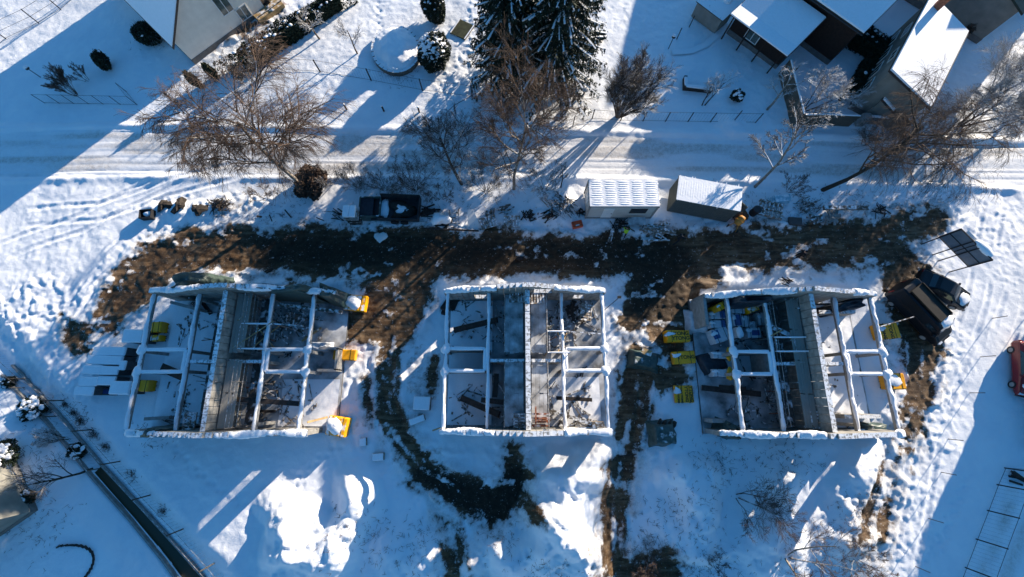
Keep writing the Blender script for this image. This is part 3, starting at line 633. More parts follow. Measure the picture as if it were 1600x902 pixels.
x, y = at(1212, 549, 3.3); x2, y2 = at(1266, 527, 3.3); trestle('snowy braced trestle left of the plank deck in the right shell', x, x2, y, y2, 3.3, 5, 0)

# ------------------------------------------------------------------ pallets, planks, packs
def pallet_mb(mb, w_=1.2, d=.8, z=0):
    for k in range(3): mb.box((0, -d / 2 + .05 + k * (d - .1) / 2, z + .05), (w_, .10, .10))
    for k in range(6): mb.box((-w_ / 2 + .06 + k * (w_ - .12) / 5, 0, z + .12), (.12, d, .028))
    return mb
PAL0 = None
def pallet(label, px, py, z, rz, stack=1, tilt=0, sc=1.0):
    x, y = at(px, py, z); o = thing('pallet', label, 'pallet', (x, y, z - .14 * stack), rz, 'wooden pallets')
    o.rotation_euler = (tilt, 0, rz)
    a = MB(); b = MB()
    for s in range(stack):
        z0 = s * .16
        for k in range(3): a.box((0, (-.4 + k * .4) * sc, z0 + .05), (1.3 * sc, .09, .10))
        for k in range(6): b.box(((-.58 + k * .232) * sc, 0, z0 + .125), (.13, .95 * sc, .03))
        for k in range(2): b.box((0, (-.43 + k * .86) * sc, z0 + .125 + .03), (1.3 * sc, .1, .02))
    a.build('runner', PTIMB, o); b.build('slats', PTIMB, o); return o
pallet('snowy pallet at the far right corner of the north-west bay deck, middle shell', 808, 464, 3.15, 0)
pallet('sunlit snowy pallet just right of the middle shell ridge wall at its north end', 838, 466, 3.15, .05)
pallet('pallet lying at the south end of the shaded deck in the middle shell', 812, 660, 3.15, pi / 2)
pallet('white-slatted pallet leaning among dark stacks in the north-east room, middle shell', 915, 488, 1.6, 1.45, 1, .25, 1.1)
pallet('stack of pale pallets at the south end of the sunlit deck, left shell', 350, 652, 2.6, .05, 3)
pallet('snowy pallet at the north end of the right shell plank deck', 1253, 474, 3.3, 0)
pallet('grey pallet at the south end of the right shell plank deck', 1277, 656, 3.3, pi / 2)
pallet('pallet in shadow on the left lane, south end of the left shell', 296, 658, 2.6, pi / 2)
pallet('frosted pallet lying north of the middle of the row, left of the other one', 763, 347, .35, .3, 1, .1, 1.2)
pallet('pallet half under snow right of the frosted one on the verge', 800, 346, .4, .02, 1, .1, 1.2)
pallet('large pallet beside the light blue boards right of the grey container', 1205, 327, .6, -.28, 2, 0, 1.7)
pallet('pallet standing in the snow south of the middle shell', 906, 727, .3, pi / 2, 1, .1, 1.2)
m = MB()
for k in range(6): m.box((-.5 + .2 * k, 0, .03), (.12, 1.7, .05))
m.box((0, .6, .08), (1.3, .1, .04)).box((0, -.6, .08), (1.3, .1, .04))
for i, (px, py, rz, lb) in enumerate([(845, 655, 0, 'rusty red stacked formwork panels on the sunlit deck, middle shell')]):
    x, y = at(px, py, 3.1); o = thing('formwork_stack', lb, 'panels', (x, y, 3.0), pi / 2)
    for s in range(4):
        q = MB().box((s * .06 - .1, 0, .06 + s * .16), (.13, 1.35, .07)).box((s * .3 - .5, 0, .06 + s * .16), (.14, 1.35, .07)).box((.1 + s * .1, .4, .14 + s * .16), (1.1, .1, .05)); q.build('panel', BRICKR, o)

def plank(label, p, q, z0, z1, w_=.28, t=.14, m_=DTIMB, name='plank', cat='plank', snow=False, grp='loose planks and beams'):
    a = (*at(*p, z0), z0); b = (*at(*q, z1), z1); mb = MB().bar(a, b, w_, t); o = mb.build(name, m_)
    setorigin(o, ((a[0] + b[0]) / 2, (a[1] + b[1]) / 2, min(z0, z1))); tag(o, label, cat, grp); return o
plank('dark beam lying aslant in the north-west room of the middle shell', (710, 516), (777, 500), .7, 2.1, .45, .3)
plank('long dark beam aslant in the south-west room of the middle shell', (721, 622), (780, 648), .6, 2.0, .5, .3)
plank('short dark beam crossing the inner beam, south-west room of middle shell', (752, 625), (787, 629), 2.2, 2.4, .4, .2)
plank('dark upright-looking board near the cross wall, south-west bay of middle shell', (776, 584), (773, 621), 2.0, 2.1, .4, .2)
plank('dark beam pointing east across the inner beam, south-east bay of middle shell', (869, 622), (925, 625), 1.5, 1.7, .3, .2)
plank('brown-tipped pole aslant at the far bottom right of the middle shell floor', (860, 642), (924, 662), .8, .9, .3, .25, GTIMB)
plank('dark board crossing two beams low in the right half of the left shell', (368, 624), (467, 631), 2.9, 2.7, .38, .14)
plank('short black angle beam on the floor, bottom of the left shell', (385, 643), (430, 643), .6, .6, .22, .2)
plank('long dark plank near the north gable on the right side of the left shell', (434, 476), (535, 488), 1.9, .9, .3, .1, GTIMB)
plank('pale board lying aslant on mud at the right side of the left shell', (472, 533), (502, 512), .4, .4, .16, .06, TIMB)
plank('long dark beam poking out west of the right shell below its yellow packs', (1097, 606), (1188, 616), .9, 1.0, .45, .25)
plank('shorter dark beam lying on the long one, west of the right shell', (1124, 605), (1165, 609), 1.25, 1.25, .4, .2)
plank('snow-dusted grey beam leaning diagonally across the right shell scaffold', (1202, 510), (1236, 525), 2.8, 2.8, .38, .2, GTIMB)
plank('dark brown board in the shadows of the left shell west room, slanting', (303, 455), (330, 491), 1.6, .8, .3, .08)
plank('dark panel slanting under the stairwell frame in the left shell', (252, 574), (285, 588), .8, 1.7, .7, .06)
plank('thin timber rail on top of the left shell trestle', (362, 545), (427, 502), 3.4, 3.5, .06, .05, TIMB)
plank('long beam across the verge snow right of the rubble', (1287, 325), (1357, 325), .7, .6, .38, .22, GTIMB)
plank('thin dark board edging the verge snow below the frame panels', (663, 357), (748, 361), .35, .35, .12, .12)
plank('snowy board standing at the edge of the mud below the white container', (958, 358), (952, 378), .5, .2, .32, .06, GTIMB)
plank('lone thin pole lying on snow between middle and right shells', (965, 713), (1045, 704), .3, .3, .07, .06)
plank('fresh board leaning at the south-west corner of the middle shell', (676, 673), (687, 669), .6, 1.2, .12, .06, TIMB)
plank('orange-tinged board sticking out at the south-east corner of left shell', (480, 660), (512, 652), 2.6, 1.6, .16, .08, TIMB)
plank('small dark plank half buried south of the tarp-covered pile', (1057, 742), (1072, 742), .35, .4, .14, .1)
plank('dark slat lying on the slope left of the bottom shrub', (1110, 740), (1122, 752), .6, .5, .14, .08)
plank('short board on the verge snow under the birch, angled', (445, 328), (455, 340), .25, .25, .12, .08)
plank('bent dark slat in the snow right of the birch foot', (494, 340), (506, 345), .25, .25, .08, .06)
plank('long thin slat in the snow between birch and block stack', (503, 330), (527, 332), .25, .25, .07, .05, GTIMB)
plank('stubby dark board standing in the snow left of the birch foot', (421, 336), (425, 346), .3, .25, .08, .08)
plank('flat board lying left in the verge snow', (401, 338), (409, 339), .25, .25, .16, .06)
plank('left one of two short uprights below the triangular sheet', (732, 362), (727, 373), .4, .2, .1, .08, GTIMB)
plank('right one of two short uprights below the triangular sheet', (742, 368), (738, 375), .4, .2, .1, .08, GTIMB)

def textobj(s, size, m_, parent, loc, rot, sx=1.0):
    cu = bpy.data.curves.new('lettering', 'FONT'); cu.body = s; cu.size = size; cu.align_x = 'CENTER'; cu.align_y = 'CENTER'; cu.extrude = .004; cu.offset = .012
    t = bpy.data.objects.new('tmp', cu); COL.objects.link(t); dg = bpy.context.evaluated_depsgraph_get(); me = bpy.data.meshes.new_from_object(t.evaluated_get(dg)); bpy.data.objects.remove(t)
    me.materials.clear(); me.materials.append(m_); o = newobj('lettering', me, parent); o.location = loc; o.rotation_euler = rot; o.scale = (sx, 1, 1); KIDS.setdefault(parent.name, []).append(o); return o
def rbox(mb, c, d, seed, bev=.07, amp=.02):
    """soft-edged pack: rounded, slightly uneven box"""
    rnd = random.Random(seed); x, y, z = d[0] / 2, d[1] / 2, d[2]
    rings = []
    for (zz, ins) in ((0, 0), (z * .5, -.01), (z - bev, 0), (z - bev * .3, bev * .35), (z, bev)):
        r = []
        for (sx, sy) in ((1, 1), (-1, 1), (-1, -1), (1, -1)):
            for q in ((1, 0), (0, 1)) if sx * sy > 0 else ((0, 1), (1, 0)):
                r.append((c[0] + sx * (x - ins - bev * .6 * (1 - q[0])) + rnd.uniform(-amp, amp), c[1] + sy * (y - ins - bev * .6 * (1 - q[1])) + rnd.uniform(-amp, amp), c[2] + zz + rnd.uniform(-amp, amp) * .4 * (zz > 0)))
        rings.append(r)
    vs = sum(rings, []); k = 8
    mb.add(vs, [(j * k + i, j * k + (i + 1) % k, (j + 1) * k + (i + 1) % k, (j + 1) * k + i) for j in range(4) for i in range(k)] + [tuple(range(4 * k, 5 * k))])
    return mb
def pack(label, px, py, sx, sy, h, rz, base=None, snowcap=0, text=None, mat_=YEL, name='block_pack', grp='yellow film-wrapped block packs', blue=None, torn=False, seedn=0):
    z0 = BZ0 if base is None else base
    x, y = at(px, py, z0 + h); zz = z0 if base is not None else gz(x, y)
    o = thing(name, label, 'building material', (x, y, zz - .03), rz, grp); sd = int(px * 7 + py)
    p = MB()
    for k in range(3): p.box((0, (-.38 + .38 * k) * sy, .05), (sx * .96, .1, .1))
    p.build('pallet_base', GTIMB, o)
    b = rbox(MB(), (0, 0, .11), (sx, sy, h - .11), sd).build('wrapped_blocks', mat_, o, smooth=False)
    for sx_ in (-.28, .28): MB().box((sx_ * sx, 0, .11 + (h - .1) / 2), (.035, sy + .05, h - .09)).build('strap', LETTER, o)
    if snowcap:
        s = MB(); 
        for k in range(3): s.blob((random.Random(sd + k).uniform(-.18, .18) * sx - (.08 * sx if torn else 0), random.Random(sd + k + 9).uniform(-.12, .12) * sy, h - .03), (sx * (.34 if torn else .5), sy * (.36 if torn else .5), snowcap), sd + k, 14, 8, .22, flat=True)
        s.build('snow_cap', SNOW, o, smooth=True)
    if not snowcap and px > 1000: MB().blob((-.34 * sx, .2 * sy, h - .02), (.22 * sx, .2 * sy, .06), sd + 4, 10, 6, .5, flat=True).build('snow_patch', SNOW, o, smooth=True)
    if text:
        for (tx, ty, size, string, rot) in text: textobj(string, size, LETTER, o, (tx, ty, h + .006), (0, 0, rot))
    if blue: MB().box((blue[0] * sx, blue[1] * sy, h + .002), (sx * blue[2], sy * blue[3], .012)).box((blue[0] * sx, -sy / 2 - .004, h * .55), (sx * blue[2], .012, h * .6)).build('blue_print', BPRINT, o)
    return o
pack('yellow pack with two-line black lettering, top of the three by the right shell', 1063, 524, 2.0, 1.0, 1.0, .02, text=[(.15, .20, .42, 'YTONG', 0), (.2, -.2, .42, 'YTONG', 0)])
pack('yellow pack with one black word, middle of the three by the right shell', 1072, 558, 1.9, 1.05, .7, .06, text=[(.15, 0, .42, 'YTONG', 0)])
pack('yellow square pack with rows of sideways lettering, lowest of the three', 1071, 616, 1.6, 1.4, .35, 0, text=[(.6, 0, .36, 'YTONG', -pi / 2), (.2, 0, .36, 'YTONG', -pi / 2), (-.22, 0, .2, 'YTONG YTONG', -pi / 2), (-.52, 0, .2, 'YTONG YTONG', -pi / 2)])
pack('orange-yellow pack with dark lettering beside the black van', 1392, 517, 1.8, 1.3, .9, .1, text=[(-.5, 0, .4, 'YTONG', -pi / 2), (.15, 0, .4, 'YTONG', -pi / 2)], snowcap=0)
pack('yellow and white pack at the lower right side of the right shell', 1402, 596, 1.5, 1.3, .9, .02, snowcap=.1, torn=True, text=[(-.45, 0, .3, 'YTONG', -pi / 2)])
pack('yellow pack with a red strap mark right of the left shell', 536, 554, 1.9, .9, .6, -.04)
pack('snow-covered yellow pack south-east of the left shell', 524, 667, 1.6, 1.5, 1.0, -.15, snowcap=.28, mat_=YELS, torn=True)
pack('torn orange pack half under snow beside the muddy turn-off', 553, 472, 1.9, 1.4, .7, -.1, snowcap=.3, mat_=YELS, torn=True)
pack('dull yellow pack in the shaded north-west room of the left shell', 243, 511, .85, .9, .9, .05, base=BZ0)
pack('half snow-dusted yellow pack just below the other one in the left shell', 241, 528, .8, .5, .8, .05, base=BZ0, mat_=YELS)
pack('single dark yellow pack in the shaded south-west room of the left shell', 222, 603, .95, .9, .9, -.02, base=BZ0)
pack('small yellow scrap bundle on top inside the right shell upper room', 1178, 482, 1.0, .55, 1.6, .35, base=BZ0, mat_=YELS)
pack('yellow foil bundle at the upper left corner post of the right shell', 1128, 478, .7, .6, 2.4, .5, base=BZ0)
pack('white and yellow wrapped bundle west of the right shell, upper of two', 1131, 555, 1.7, .55, 1.1, -.05, base=BZ0, mat_=WPACK, grp='white packs with yellow film')
pack('white and yellow wrapped bundle west of the right shell, lower of two', 1130, 583, 1.6, .6, 1.1, -.02, base=BZ0, mat_=WPACK, grp='white packs with yellow film')
for i, (px, py) in enumerate(((1141, 553), (1142, 583))):
    x, y = at(px, py, 1.5); o = single(MB().blob((0, 0, 0), (.3, .5, .14), i, 10, 6, .45).blob((-.05, -.3, .02), (.2, .3, .1), i + 4, 8, 5, .5), 'film_scrap', YEL, ('crumpled yellow film draped over the upper white bundle', 'crumpled yellow film draped over the lower white bundle')[i], 'film', (x, y, 1.42), 0, smooth=False)
for i, (px, py, sx, sy, h, rz, bl, lb) in enumerate([
    (1122, 492, 1.3, .65, 1.3, .05, (.3, 0, .35, .95), 'white film pack with blue end, topmost of three west of the right shell'),
    (1122, 506, 1.3, .65, 1.2, .03, (.35, 0, .28, .95), 'white film pack with blue end, second of three west of the right shell'),
    (1127, 523, 1.4, 1.2, 1.2, .3, (-.28, .1, .4, .6), 'large white film pack with blue patch, lowest of three west of the right shell'),
    (1154, 483, 1.15, .75, 1.2, -.02, None, 'pale grey pack in the top left corner of the right shell room'),
    (1153, 500, .75, 1.1, 1.2, .05, (0, 0, .8, .85), 'upright white pack with big blue print in the right shell room'),
    (1166, 502, .6, 1.0, 1.1, -.03, None, 'narrow grey pack right of the blue printed one in the right shell'),
    (1178, 508, .6, .7, 1.0, 0, None, 'small grey pack in the middle of the right shell upper room'),
    (1193, 498, .75, 1.1, 1.1, .04, None, 'grey pack against the inner beam in the right shell upper room'),
    (1179, 520, 1.15, .9, 1.3, .02, (.1, 0, .6, .5), 'white pack with a blue scrawl near the trestle in the right shell')]):
    pack(lb, px, py, sx, sy, h, rz, base=BZ0, mat_=WPACK, name='insulation_pack', grp='white insulation packs', blue=bl)
pack('snow-topped pack standing alone in the right shell upper room', 1157, 519, .5, .9, 1.7, .05, base=BZ0, mat_=WPACK, snowcap=.2, name='insulation_pack', grp='white insulation packs')
# grey block stacks under snow left of the first shell
DBLK = mat('dark_block', (.10, .10, .105), .9, .15, 4, bump=.2)
GR = [(160, 549), (151, 562), (145, 578), (139, 596), (131, 611), (182, 549), (177, 563), (171, 579), (166, 595), (209, 525), (188, 606), (192, 571), (163, 612)]
NM = ['top one of the outer row', 'second of the outer row', 'third of the outer row', 'fourth of the outer row', 'lowest of the outer row', 'top one of the inner row', 'second of the inner row', 'third of the inner row', 'fourth of the inner row',
      'alone above the rows against the shell', 'larger, right of the lowest', 'thin one squeezed between rows and shell', 'low one with blue print at the bottom']
for i, (px, py) in enumerate(GR):
    h = 1.35 if i < 9 else (1.5, 1.6, 1.4, .5)[i - 9]; dx, dy = [(1.5, .66), (1.7, 1.05), (1.6, 1.0), (.5, .7), (1.4, .6)][0 if i < 9 else i - 8]
    x, y = at(px, py, h); o = thing('block_stack', 'grey block stack with a white snow lid, ' + NM[i], 'block stack', (x, y, gz(x, y) - .05), -.02, 'snow-topped block stacks left of the left shell')
    p = MB().box((0, .25, .06), (dx, .1, .12)).box((0, -.25, .06), (dx, .1, .12)); p.build('pallet_base', GTIMB, o)
    b = MB()
    for r in range(3):
        for c in range(3): b.box((-dx / 2 + (c + .5) * dx / 3, 0, .12 + (h - .12) * (r + .5) / 3), (dx / 3 - .012, dy, (h - .12) / 3 - .01))
    b.build('blocks', DBLK, o)
    if i == 12: MB().box((0, 0, h), (.9, .35, .012)).build('blue_print', BPRINT, o)
    else: rbox(MB(), (0, 0, h - .01), (dx + .04, dy + .05, .16), i, .08, .025).build('snow_cap', SNOW, o, smooth=False)

# ------------------------------------------------------------------ heaps, tarps and rubble
def cloth(name, label, cat, px, py, sx, sy, h, rz, m_, seed, z=None, group=None, drape=.35, parent=None):
    x, y = at(px, py, h); n = 22; gx, gy = np.meshgrid(np.linspace(-.5, .5, n), np.linspace(-.5, .5, n)); r = np.maximum(np.abs(gx), np.abs(gy)) * 2
    hh = h * (1 - sst(.62, 1.0, r + .18 * (fbm(gx * 4 + seed, gy * 4, seed, 2) - .5))) * (.75 + .5 * fbm(gx * 3.2 + seed * 3, gy * 3.2, seed, 3)) + .05 * np.abs(vnoise(gx * 9, gy * 9 + seed, seed))
    X = gx * sx * (1 + .25 * (fbm(gy * 3, gx * 3, seed + 4, 2) - .5)); Y = gy * sy * (1 + .3 * (fbm(gx * 3, gy * 3, seed + 5, 2) - .5))
    idn = np.arange(n * n).reshape(n, n); F = np.stack([idn[:-1, :-1], idn[:-1, 1:], idn[1:, 1:], idn[1:, :-1]], -1).reshape(-1, 4)
    o = npmesh(name, np.stack([X, Y, hh], -1).reshape(-1, 3), F, m_, parent); o.rotation_euler = (0, 0, rz)
    o.location = (x, y, gz(x, y) if z is None else z)
    if parent is None: tag(o, label, cat, group)
    return o
cloth('tarp', 'green tarp over a timber pile right of the middle shell', 'tarp', 1010, 562, 2.9, 1.7, 1.0, -.2, TARP, 3, group='green tarps over piles')
plank('fresh timber board end showing above the green tarp pile', (1003, 548), (1018, 553), .9, .9, .5, .1, TIMB)
cloth('tarp', 'green tarp with dark bags on top, between the middle and right shells', 'tarp', 1038, 678, 2.4, 2.0, 1.1, .1, TARP, 5, group='green tarps over piles')
for k, (px, py) in enumerate(((1030, 661), (1038, 662), (1046, 663), (1053, 664))):
    x, y = at(px, py, 1.0); single(MB().blob((0, 0, 0), (.17, .38, .16), k, 8, 6, .25), 'log', TRUNKD, 'dark log end poking from the top of the lower green tarp', 'log', (x, y, 1.0), -.5, 'dark log ends on the lower green tarp', True)
cloth('tarp', 'dark tarp over bags left of the right shell, between the yellow scraps', 'tarp', 1116, 566, 2.6, 2.0, .8, .3, BTARP, 7)
cloth('tarp', 'green tarp hanging off the south-west corner of the right shell', 'tarp', 1146, 672, 1.7, 1.3, 2.2, -.5, TARP, 9, group='green tarps on the gables')
cloth('tarp', 'green tarp wrapped on the north-west corner of the left shell', 'tarp', 302, 440, 3.4, 1.5, 3.4, .3, TARP, 12, z=.6, group='green tarps on the gables')
cloth('tarp', 'long green tarp along the north gable, right half of the left shell', 'tarp', 445, 452, 5.2, .9, 3.7, -.06, TARP, 14, z=.6, group='green tarps on the gables')
cloth('tarp', 'green tarp flap at the north-east corner of the left shell', 'tarp', 510, 456, 2.0, 1.4, 3.0, -.35, TARP, 15, z=.3, group='green tarps on the gables')
cloth('tarp', 'pale crumpled tarp at the south-west gable top of the left shell', 'tarp', 244, 676, 2.2, .9, 3.6, 0, TARP, 16, z=.3, group='green tarps on the gables')
cloth('tarp', 'greenish sheet in the south-east room of the right shell', 'tarp', 1365, 668, 2.6, .8, .8, -.1, TARP, 18, z=BZ0)
cloth('tarp', 'dark tarp sagging under snow on the right shell north-west corner', 'tarp', 1178, 466, 4.2, 1.0, 3.6, .04, BTARP, 19, z=.2)
cloth('tarp', 'dark torn sheet in the north-east room of the right shell', 'tarp', 1325, 478, 3.0, 1.0, 2.2, .2, BTARP, 20, z=.3)
cloth('bag_pile', 'blue and white building bags heaped in shade left of the right shell', 'bags', 1094, 500, 2.0, 2.3, .9, 0, WPACK, 21)
x, y = at(1096, 492, 1.0); single(MB().blob((0, 0, 0), (.6, .4, .1), 5, 12, 6, .4), 'blue_sheet', BPRINT, 'crumpled blue film on the heaped bags', 'film', (x, y, 1.02))
cloth('bag_pile', 'white snowy building bags by the porch east of the left shell', 'bags', 498, 541, 1.7, 1.0, 1.4, 0, WPACK, 22)
def heap(label, px, py, n, r, L, m_, seed, name='timber_heap', cat='timber', ang=None, grp=None, th=.06):
    rnd = random.Random(seed); x, y = at(px, py); mb = MB()
    for k in range(n):
        a = (ang if ang is not None else rnd.uniform(0, pi)) + rnd.gauss(0, .25 if ang is not None else .3); q = rnd.uniform(0, r); th_ = rnd.uniform(0, 6.28); l = L * rnd.uniform(.5, 1)
        cx, cy = q * cos(th_), q * sin(th_) * .7; z = .05 + .35 * rnd.random() * (1 - q / r) ; t = rnd.uniform(-.2, .2)
        mb.bar((cx - cos(a) * l / 2, cy - sin(a) * l / 2, z - t), (cx + cos(a) * l / 2, cy + sin(a) * l / 2, z + t), th * rnd.uniform(.6, 1.6), th * rnd.uniform(.5, 1))
    return single(mb, name, m_, label, cat, (x, y, gz(x, y)), 0, grp)
heap('heap of old slats on snow left of the white container', 874, 327, 70, 1.5, 1.6, GTIMB, 1, ang=-.9)
heap('smaller tangle of dark sticks left of the old slats heap', 858, 340, 30, .8, 1.1, DTIMB, 2, ang=.6)
heap('rubbish of boards and wire in front of the white container', 968, 350, 30, 1.2, 1.3, DTIMB, 3, 'rubbish_heap', 'rubbish')
heap('snow-dusted battens stacked flat below the gap between containers', 1024, 362, 18, 1.3, 3.0, PTIMB, 4, 'batten_stack', 'timber', ang=-.2, th=.12)
heap('broken grey boards lying right of the light blue boards', 1262, 322, 40, 1.2, 1.5, GTIMB, 5, ang=.5)
heap('pale rubble and broken sheets under the long beam', 1297, 340, 22, .8, 1.0, CONC, 6, 'rubble_heap', 'rubble', th=.2)
heap('low pile of dark boards on the verge right of the dump trailer', 670, 332, 16, .8, 1.5, DTIMB, 41, 'board_pile', 'timber', ang=.1, th=.12)
heap('scattered grey boards above the pair of frosted pallets', 785, 328, 16, .8, 1.2, GTIMB, 42, 'board_pile', 'timber', ang=.4, th=.1)
heap('loose pile of dark sticks in scrub between the pallets and old slats heap', 828, 338, 26, .8, 1.0, DTIMB, 43, 'stick_pile', 'timber')
heap('pile of brown boards close right of the frame panel', 762, 336, 14, .6, 1.1, GTIMB, 44, 'board_pile', 'timber', ang=1.2, th=.1)
heap('dark offcuts on snow just left of the block tower', 532, 336, 22, .8, 1.0, DTIMB, 45, 'board_pile', 'timber', ang=-.3)
heap('dark offcuts in the snow beyond the right end of the long beam', 1372, 330, 20, .8, 1.1, DTIMB, 46, 'board_pile', 'timber')
heap('flat grey boards between the slatted panel and the rubble', 1272, 344, 12, .7, 1.2, GTIMB, 47, 'board_pile', 'timber', ang=.2, th=.12)
heap('dark scrap under the shutter at the left end of the white container', 905, 335, 16, .6, .9, DTIMB, 48, 'scrap_heap', 'scrap')
heap('planks stacked against the inner beam in the south-east bay, left shell', 436, 610, 12, .7, 2.0, GTIMB, 49, 'plank_stack', 'timber', ang=1.5, th=.14)
heap('stacked grey panels in the south-east room of the right shell', 1250, 630, 14, .7, 1.6, CONC, 50, 'panel_stack', 'timber', ang=1.4, th=.3)
heap('black offcuts scattered on snow inside the left shell stairwell', 455, 556, 40, 1.0, .7, DTIMB, 7, 'offcuts', 'timber')
heap('black offcuts by the stairwell frame in the right shell', 1170, 588, 26, .9, .8, DTIMB, 8, 'offcuts', 'timber')
heap('crossed pale slats at the bottom of the south-west room, middle shell', 713, 657, 24, 1.2, 1.0, PTIMB, 9, 'offcuts', 'timber')
heap('dark formwork sheets leaning in the north-west room of the middle shell', 710, 478, 14, 1.0, 1.5, DTIMB, 10, 'formwork_heap', 'timber', ang=1.2, th=.4)
heap('clutter of stacked dark panels in the north-east room, middle shell', 893, 492, 24, 1.2, 1.8, DTIMB, 11, 'formwork_heap', 'timber', ang=pi / 2, th=.3)
heap('dark clutter in the north-east room of the left shell', 455, 500, 24, 1.7, 1.3, GTIMB, 12, 'formwork_heap', 'timber', ang=pi / 2, th=.3)
heap('thin black rods at the top of the south-east room, middle shell', 905, 583, 8, 1.0, 1.2, DTIMB, 13, 'rod_bundle', 'rods', ang=1.0)
heap('tangled branches piled on the snow beside the street bend', 345, 322, 50, 1.0, 1.2, DTIMB, 14, 'brushwood', 'brushwood')
heap('crossed dark boards on the berm north of the left shell', 423, 423, 7, .5, .9, DTIMB, 15, 'offcuts', 'timber')
heap('dark sticks on the berm north of the right shell', 1228, 441, 8, .6, 1.2, DTIMB, 16, 'offcuts', 'timber', ang=-.5)
heap('rusty reinforcement bars beside the scaffold lane, left shell', 372, 655, 14, .5, 1.4, RUST, 17, 'rebar_bundle', 'rods', ang=1.4)
for i, (px, py, lb) in enumerate([(233, 337, 'black tub with snow inside, leftmost dark object on the street bend verge'), (257, 322, 'dark bush-like clump of earth right of the snowy black tub'), (283, 324, 'dark earth lump in the middle of the street bend verge'), (314, 330, 'small brown clod left of the brushwood')]):
    x, y = at(px, py)
    if i == 0:
        o = thing('tub', lb, 'tub', (x, y), .1); MB().box((0, .4, .3), (1.1, .06, .6)).box((0, -.4, .3), (1.1, .06, .6)).box((.52, 0, .3), (.06, .74, .6)).box((-.52, 0, .3), (.06, .74, .6)).box((0, 0, .03), (.98, .74, .06)).build('shell', BLACK, o); MB().blob((.1, .05, .35), (.4, .3, .2), 3).build('snow_fill', SNOW, o, smooth=True)
    else: single(MB().blob((0, 0, 0), (.45, .55, .4), i, 12, 8, .9), 'earth_clod', TRUNKD, lb, 'clod', (x, y))
x, y = at(688, 342, .7); o = thing('covered_barrow', 'lumpy round mound of snow on a low barrow near the frame panels', 'barrow', (x, y), 0)
MB().blob((0, 0, .5), (.8, .6, .5), 8, 14, 9, .5).build('snow_cap', SNOW, o, smooth=True); MB().box((0, -.1, .12), (1.2, .8, .2)).cyl((-.8, .1, .2), (-1.3, .2, .35), .03).cyl((.9, -.2, .1), (.9, .2, .1), .18, 10).build('tray', BLACK, o)
x, y = at(714, 345); o = thing('frame_panel', 'ladder-like frame panel standing in snow left of the triangular sheet', 'panel', (x, y), -.05)
MB().box((-.75, 0, .1), (.08, 1.9, .12)).box((.1, 0, .1), (.08, 2.1, .12)).build('stile', GTIMB, o)
for k in range(4): MB().box((-.32, -.8 + k * .5, .12), (.8, .09, .08)).build('rung', GTIMB, o)
x, y = at(740, 347); o = single(MB().prism([(-.5, -1.0), (.95, -1.0), (-.1, 1.1), (-.55, .9)], 0, .06), 'wall_panel', FRAME, 'pale triangular sheet leaning on the snow above the thin dark board', 'panel', (x, y, gz(x, y) + .25)); o.rotation_euler = (.25, .1, 0)
x, y = at(1217, 318); o = thing('foam_boards', 'light blue insulation boards stacked beside the big pallet', 'insulation', (x, y), -.15)
for k in range(4): MB().box((k * .12 - .3, .1 * k, .1 + k * .14), (1.5, .7, .1), k * .08).build('board', LBLUE, o)
x, y = at(1241, 347); single(striped and MB().box((0, 0, .12), (1.2, .75, .2)), 'vent_panel', striped('slatted_dark', (.05, .045, .045), (.14, .12, .11), 5, 1, .7), 'small dark slatted panel alone on the snow above the muddy road', 'panel', (x, y), -.07)
x, y = at(602, 377); single(MB().blob((0, 0, .05), (.5, .5, .14), 3, 12, 6, .5), 'sheet_scrap', FRAME, 'scrap of grey sheet on the mud at the road fork', 'scrap', at(594, 370))
x, y = at(812, 404); single(MB().blob((0, 0, .12), (.3, .22, .22), 3, 10, 6, .4), 'rubble_sack', CLOTHD, 'black sack lying on the dark road north of the middle shell', 'sack', (x, y))
o = thing('block_tower', 'tall stack of pallets with a white snow-topped lid beside the green bin', 'block stack', at(558, 345), 0)
for k in range(4):
    p = MB().box((0, 0, .1 + k * .5), (1.15, 1.0, .1)).box((0, .3, .03 + k * .5), (1.1, .1, .08)).box((0, -.3, .03 + k * .5), (1.1, .1, .08)); p.build('pallet_layer', GTIMB, o)
    MB().box((0, 0, .3 + k * .5), (1.05, .95, .28)).build('block_layer', DTIMB if k < 2 else CONC, o)
rbox(MB(), (-.26, 0, 1.98), (.55, 1.1, .22), 1, .06, .01).build('snow_cap', SNOW, o); rbox(MB(), (.31, 0, 1.98), (.55, 1.1, .2), 2, .06, .01).build('snow_cap', SNOW, o)
o = thing('water_bin', 'dark green open bin between the block tower and the dump trailer', 'bin', at(583, 330), 0)
MB().box((0, .95, .55), (1.9, .1, 1.1)).box((0, -.95, .55), (1.9, .1, 1.1)).box((.95, 0, .55), (.1, 1.8, 1.1)).box((-.95, 0, .55), (.1, 1.8, 1.1)).box((0, 0, .1), (1.8, 1.8, .1)).build('shell', TARP, o)
MB().box((-.3, 0, .95), (1.2, 1.85, .05)).build('lid', BTARP, o)
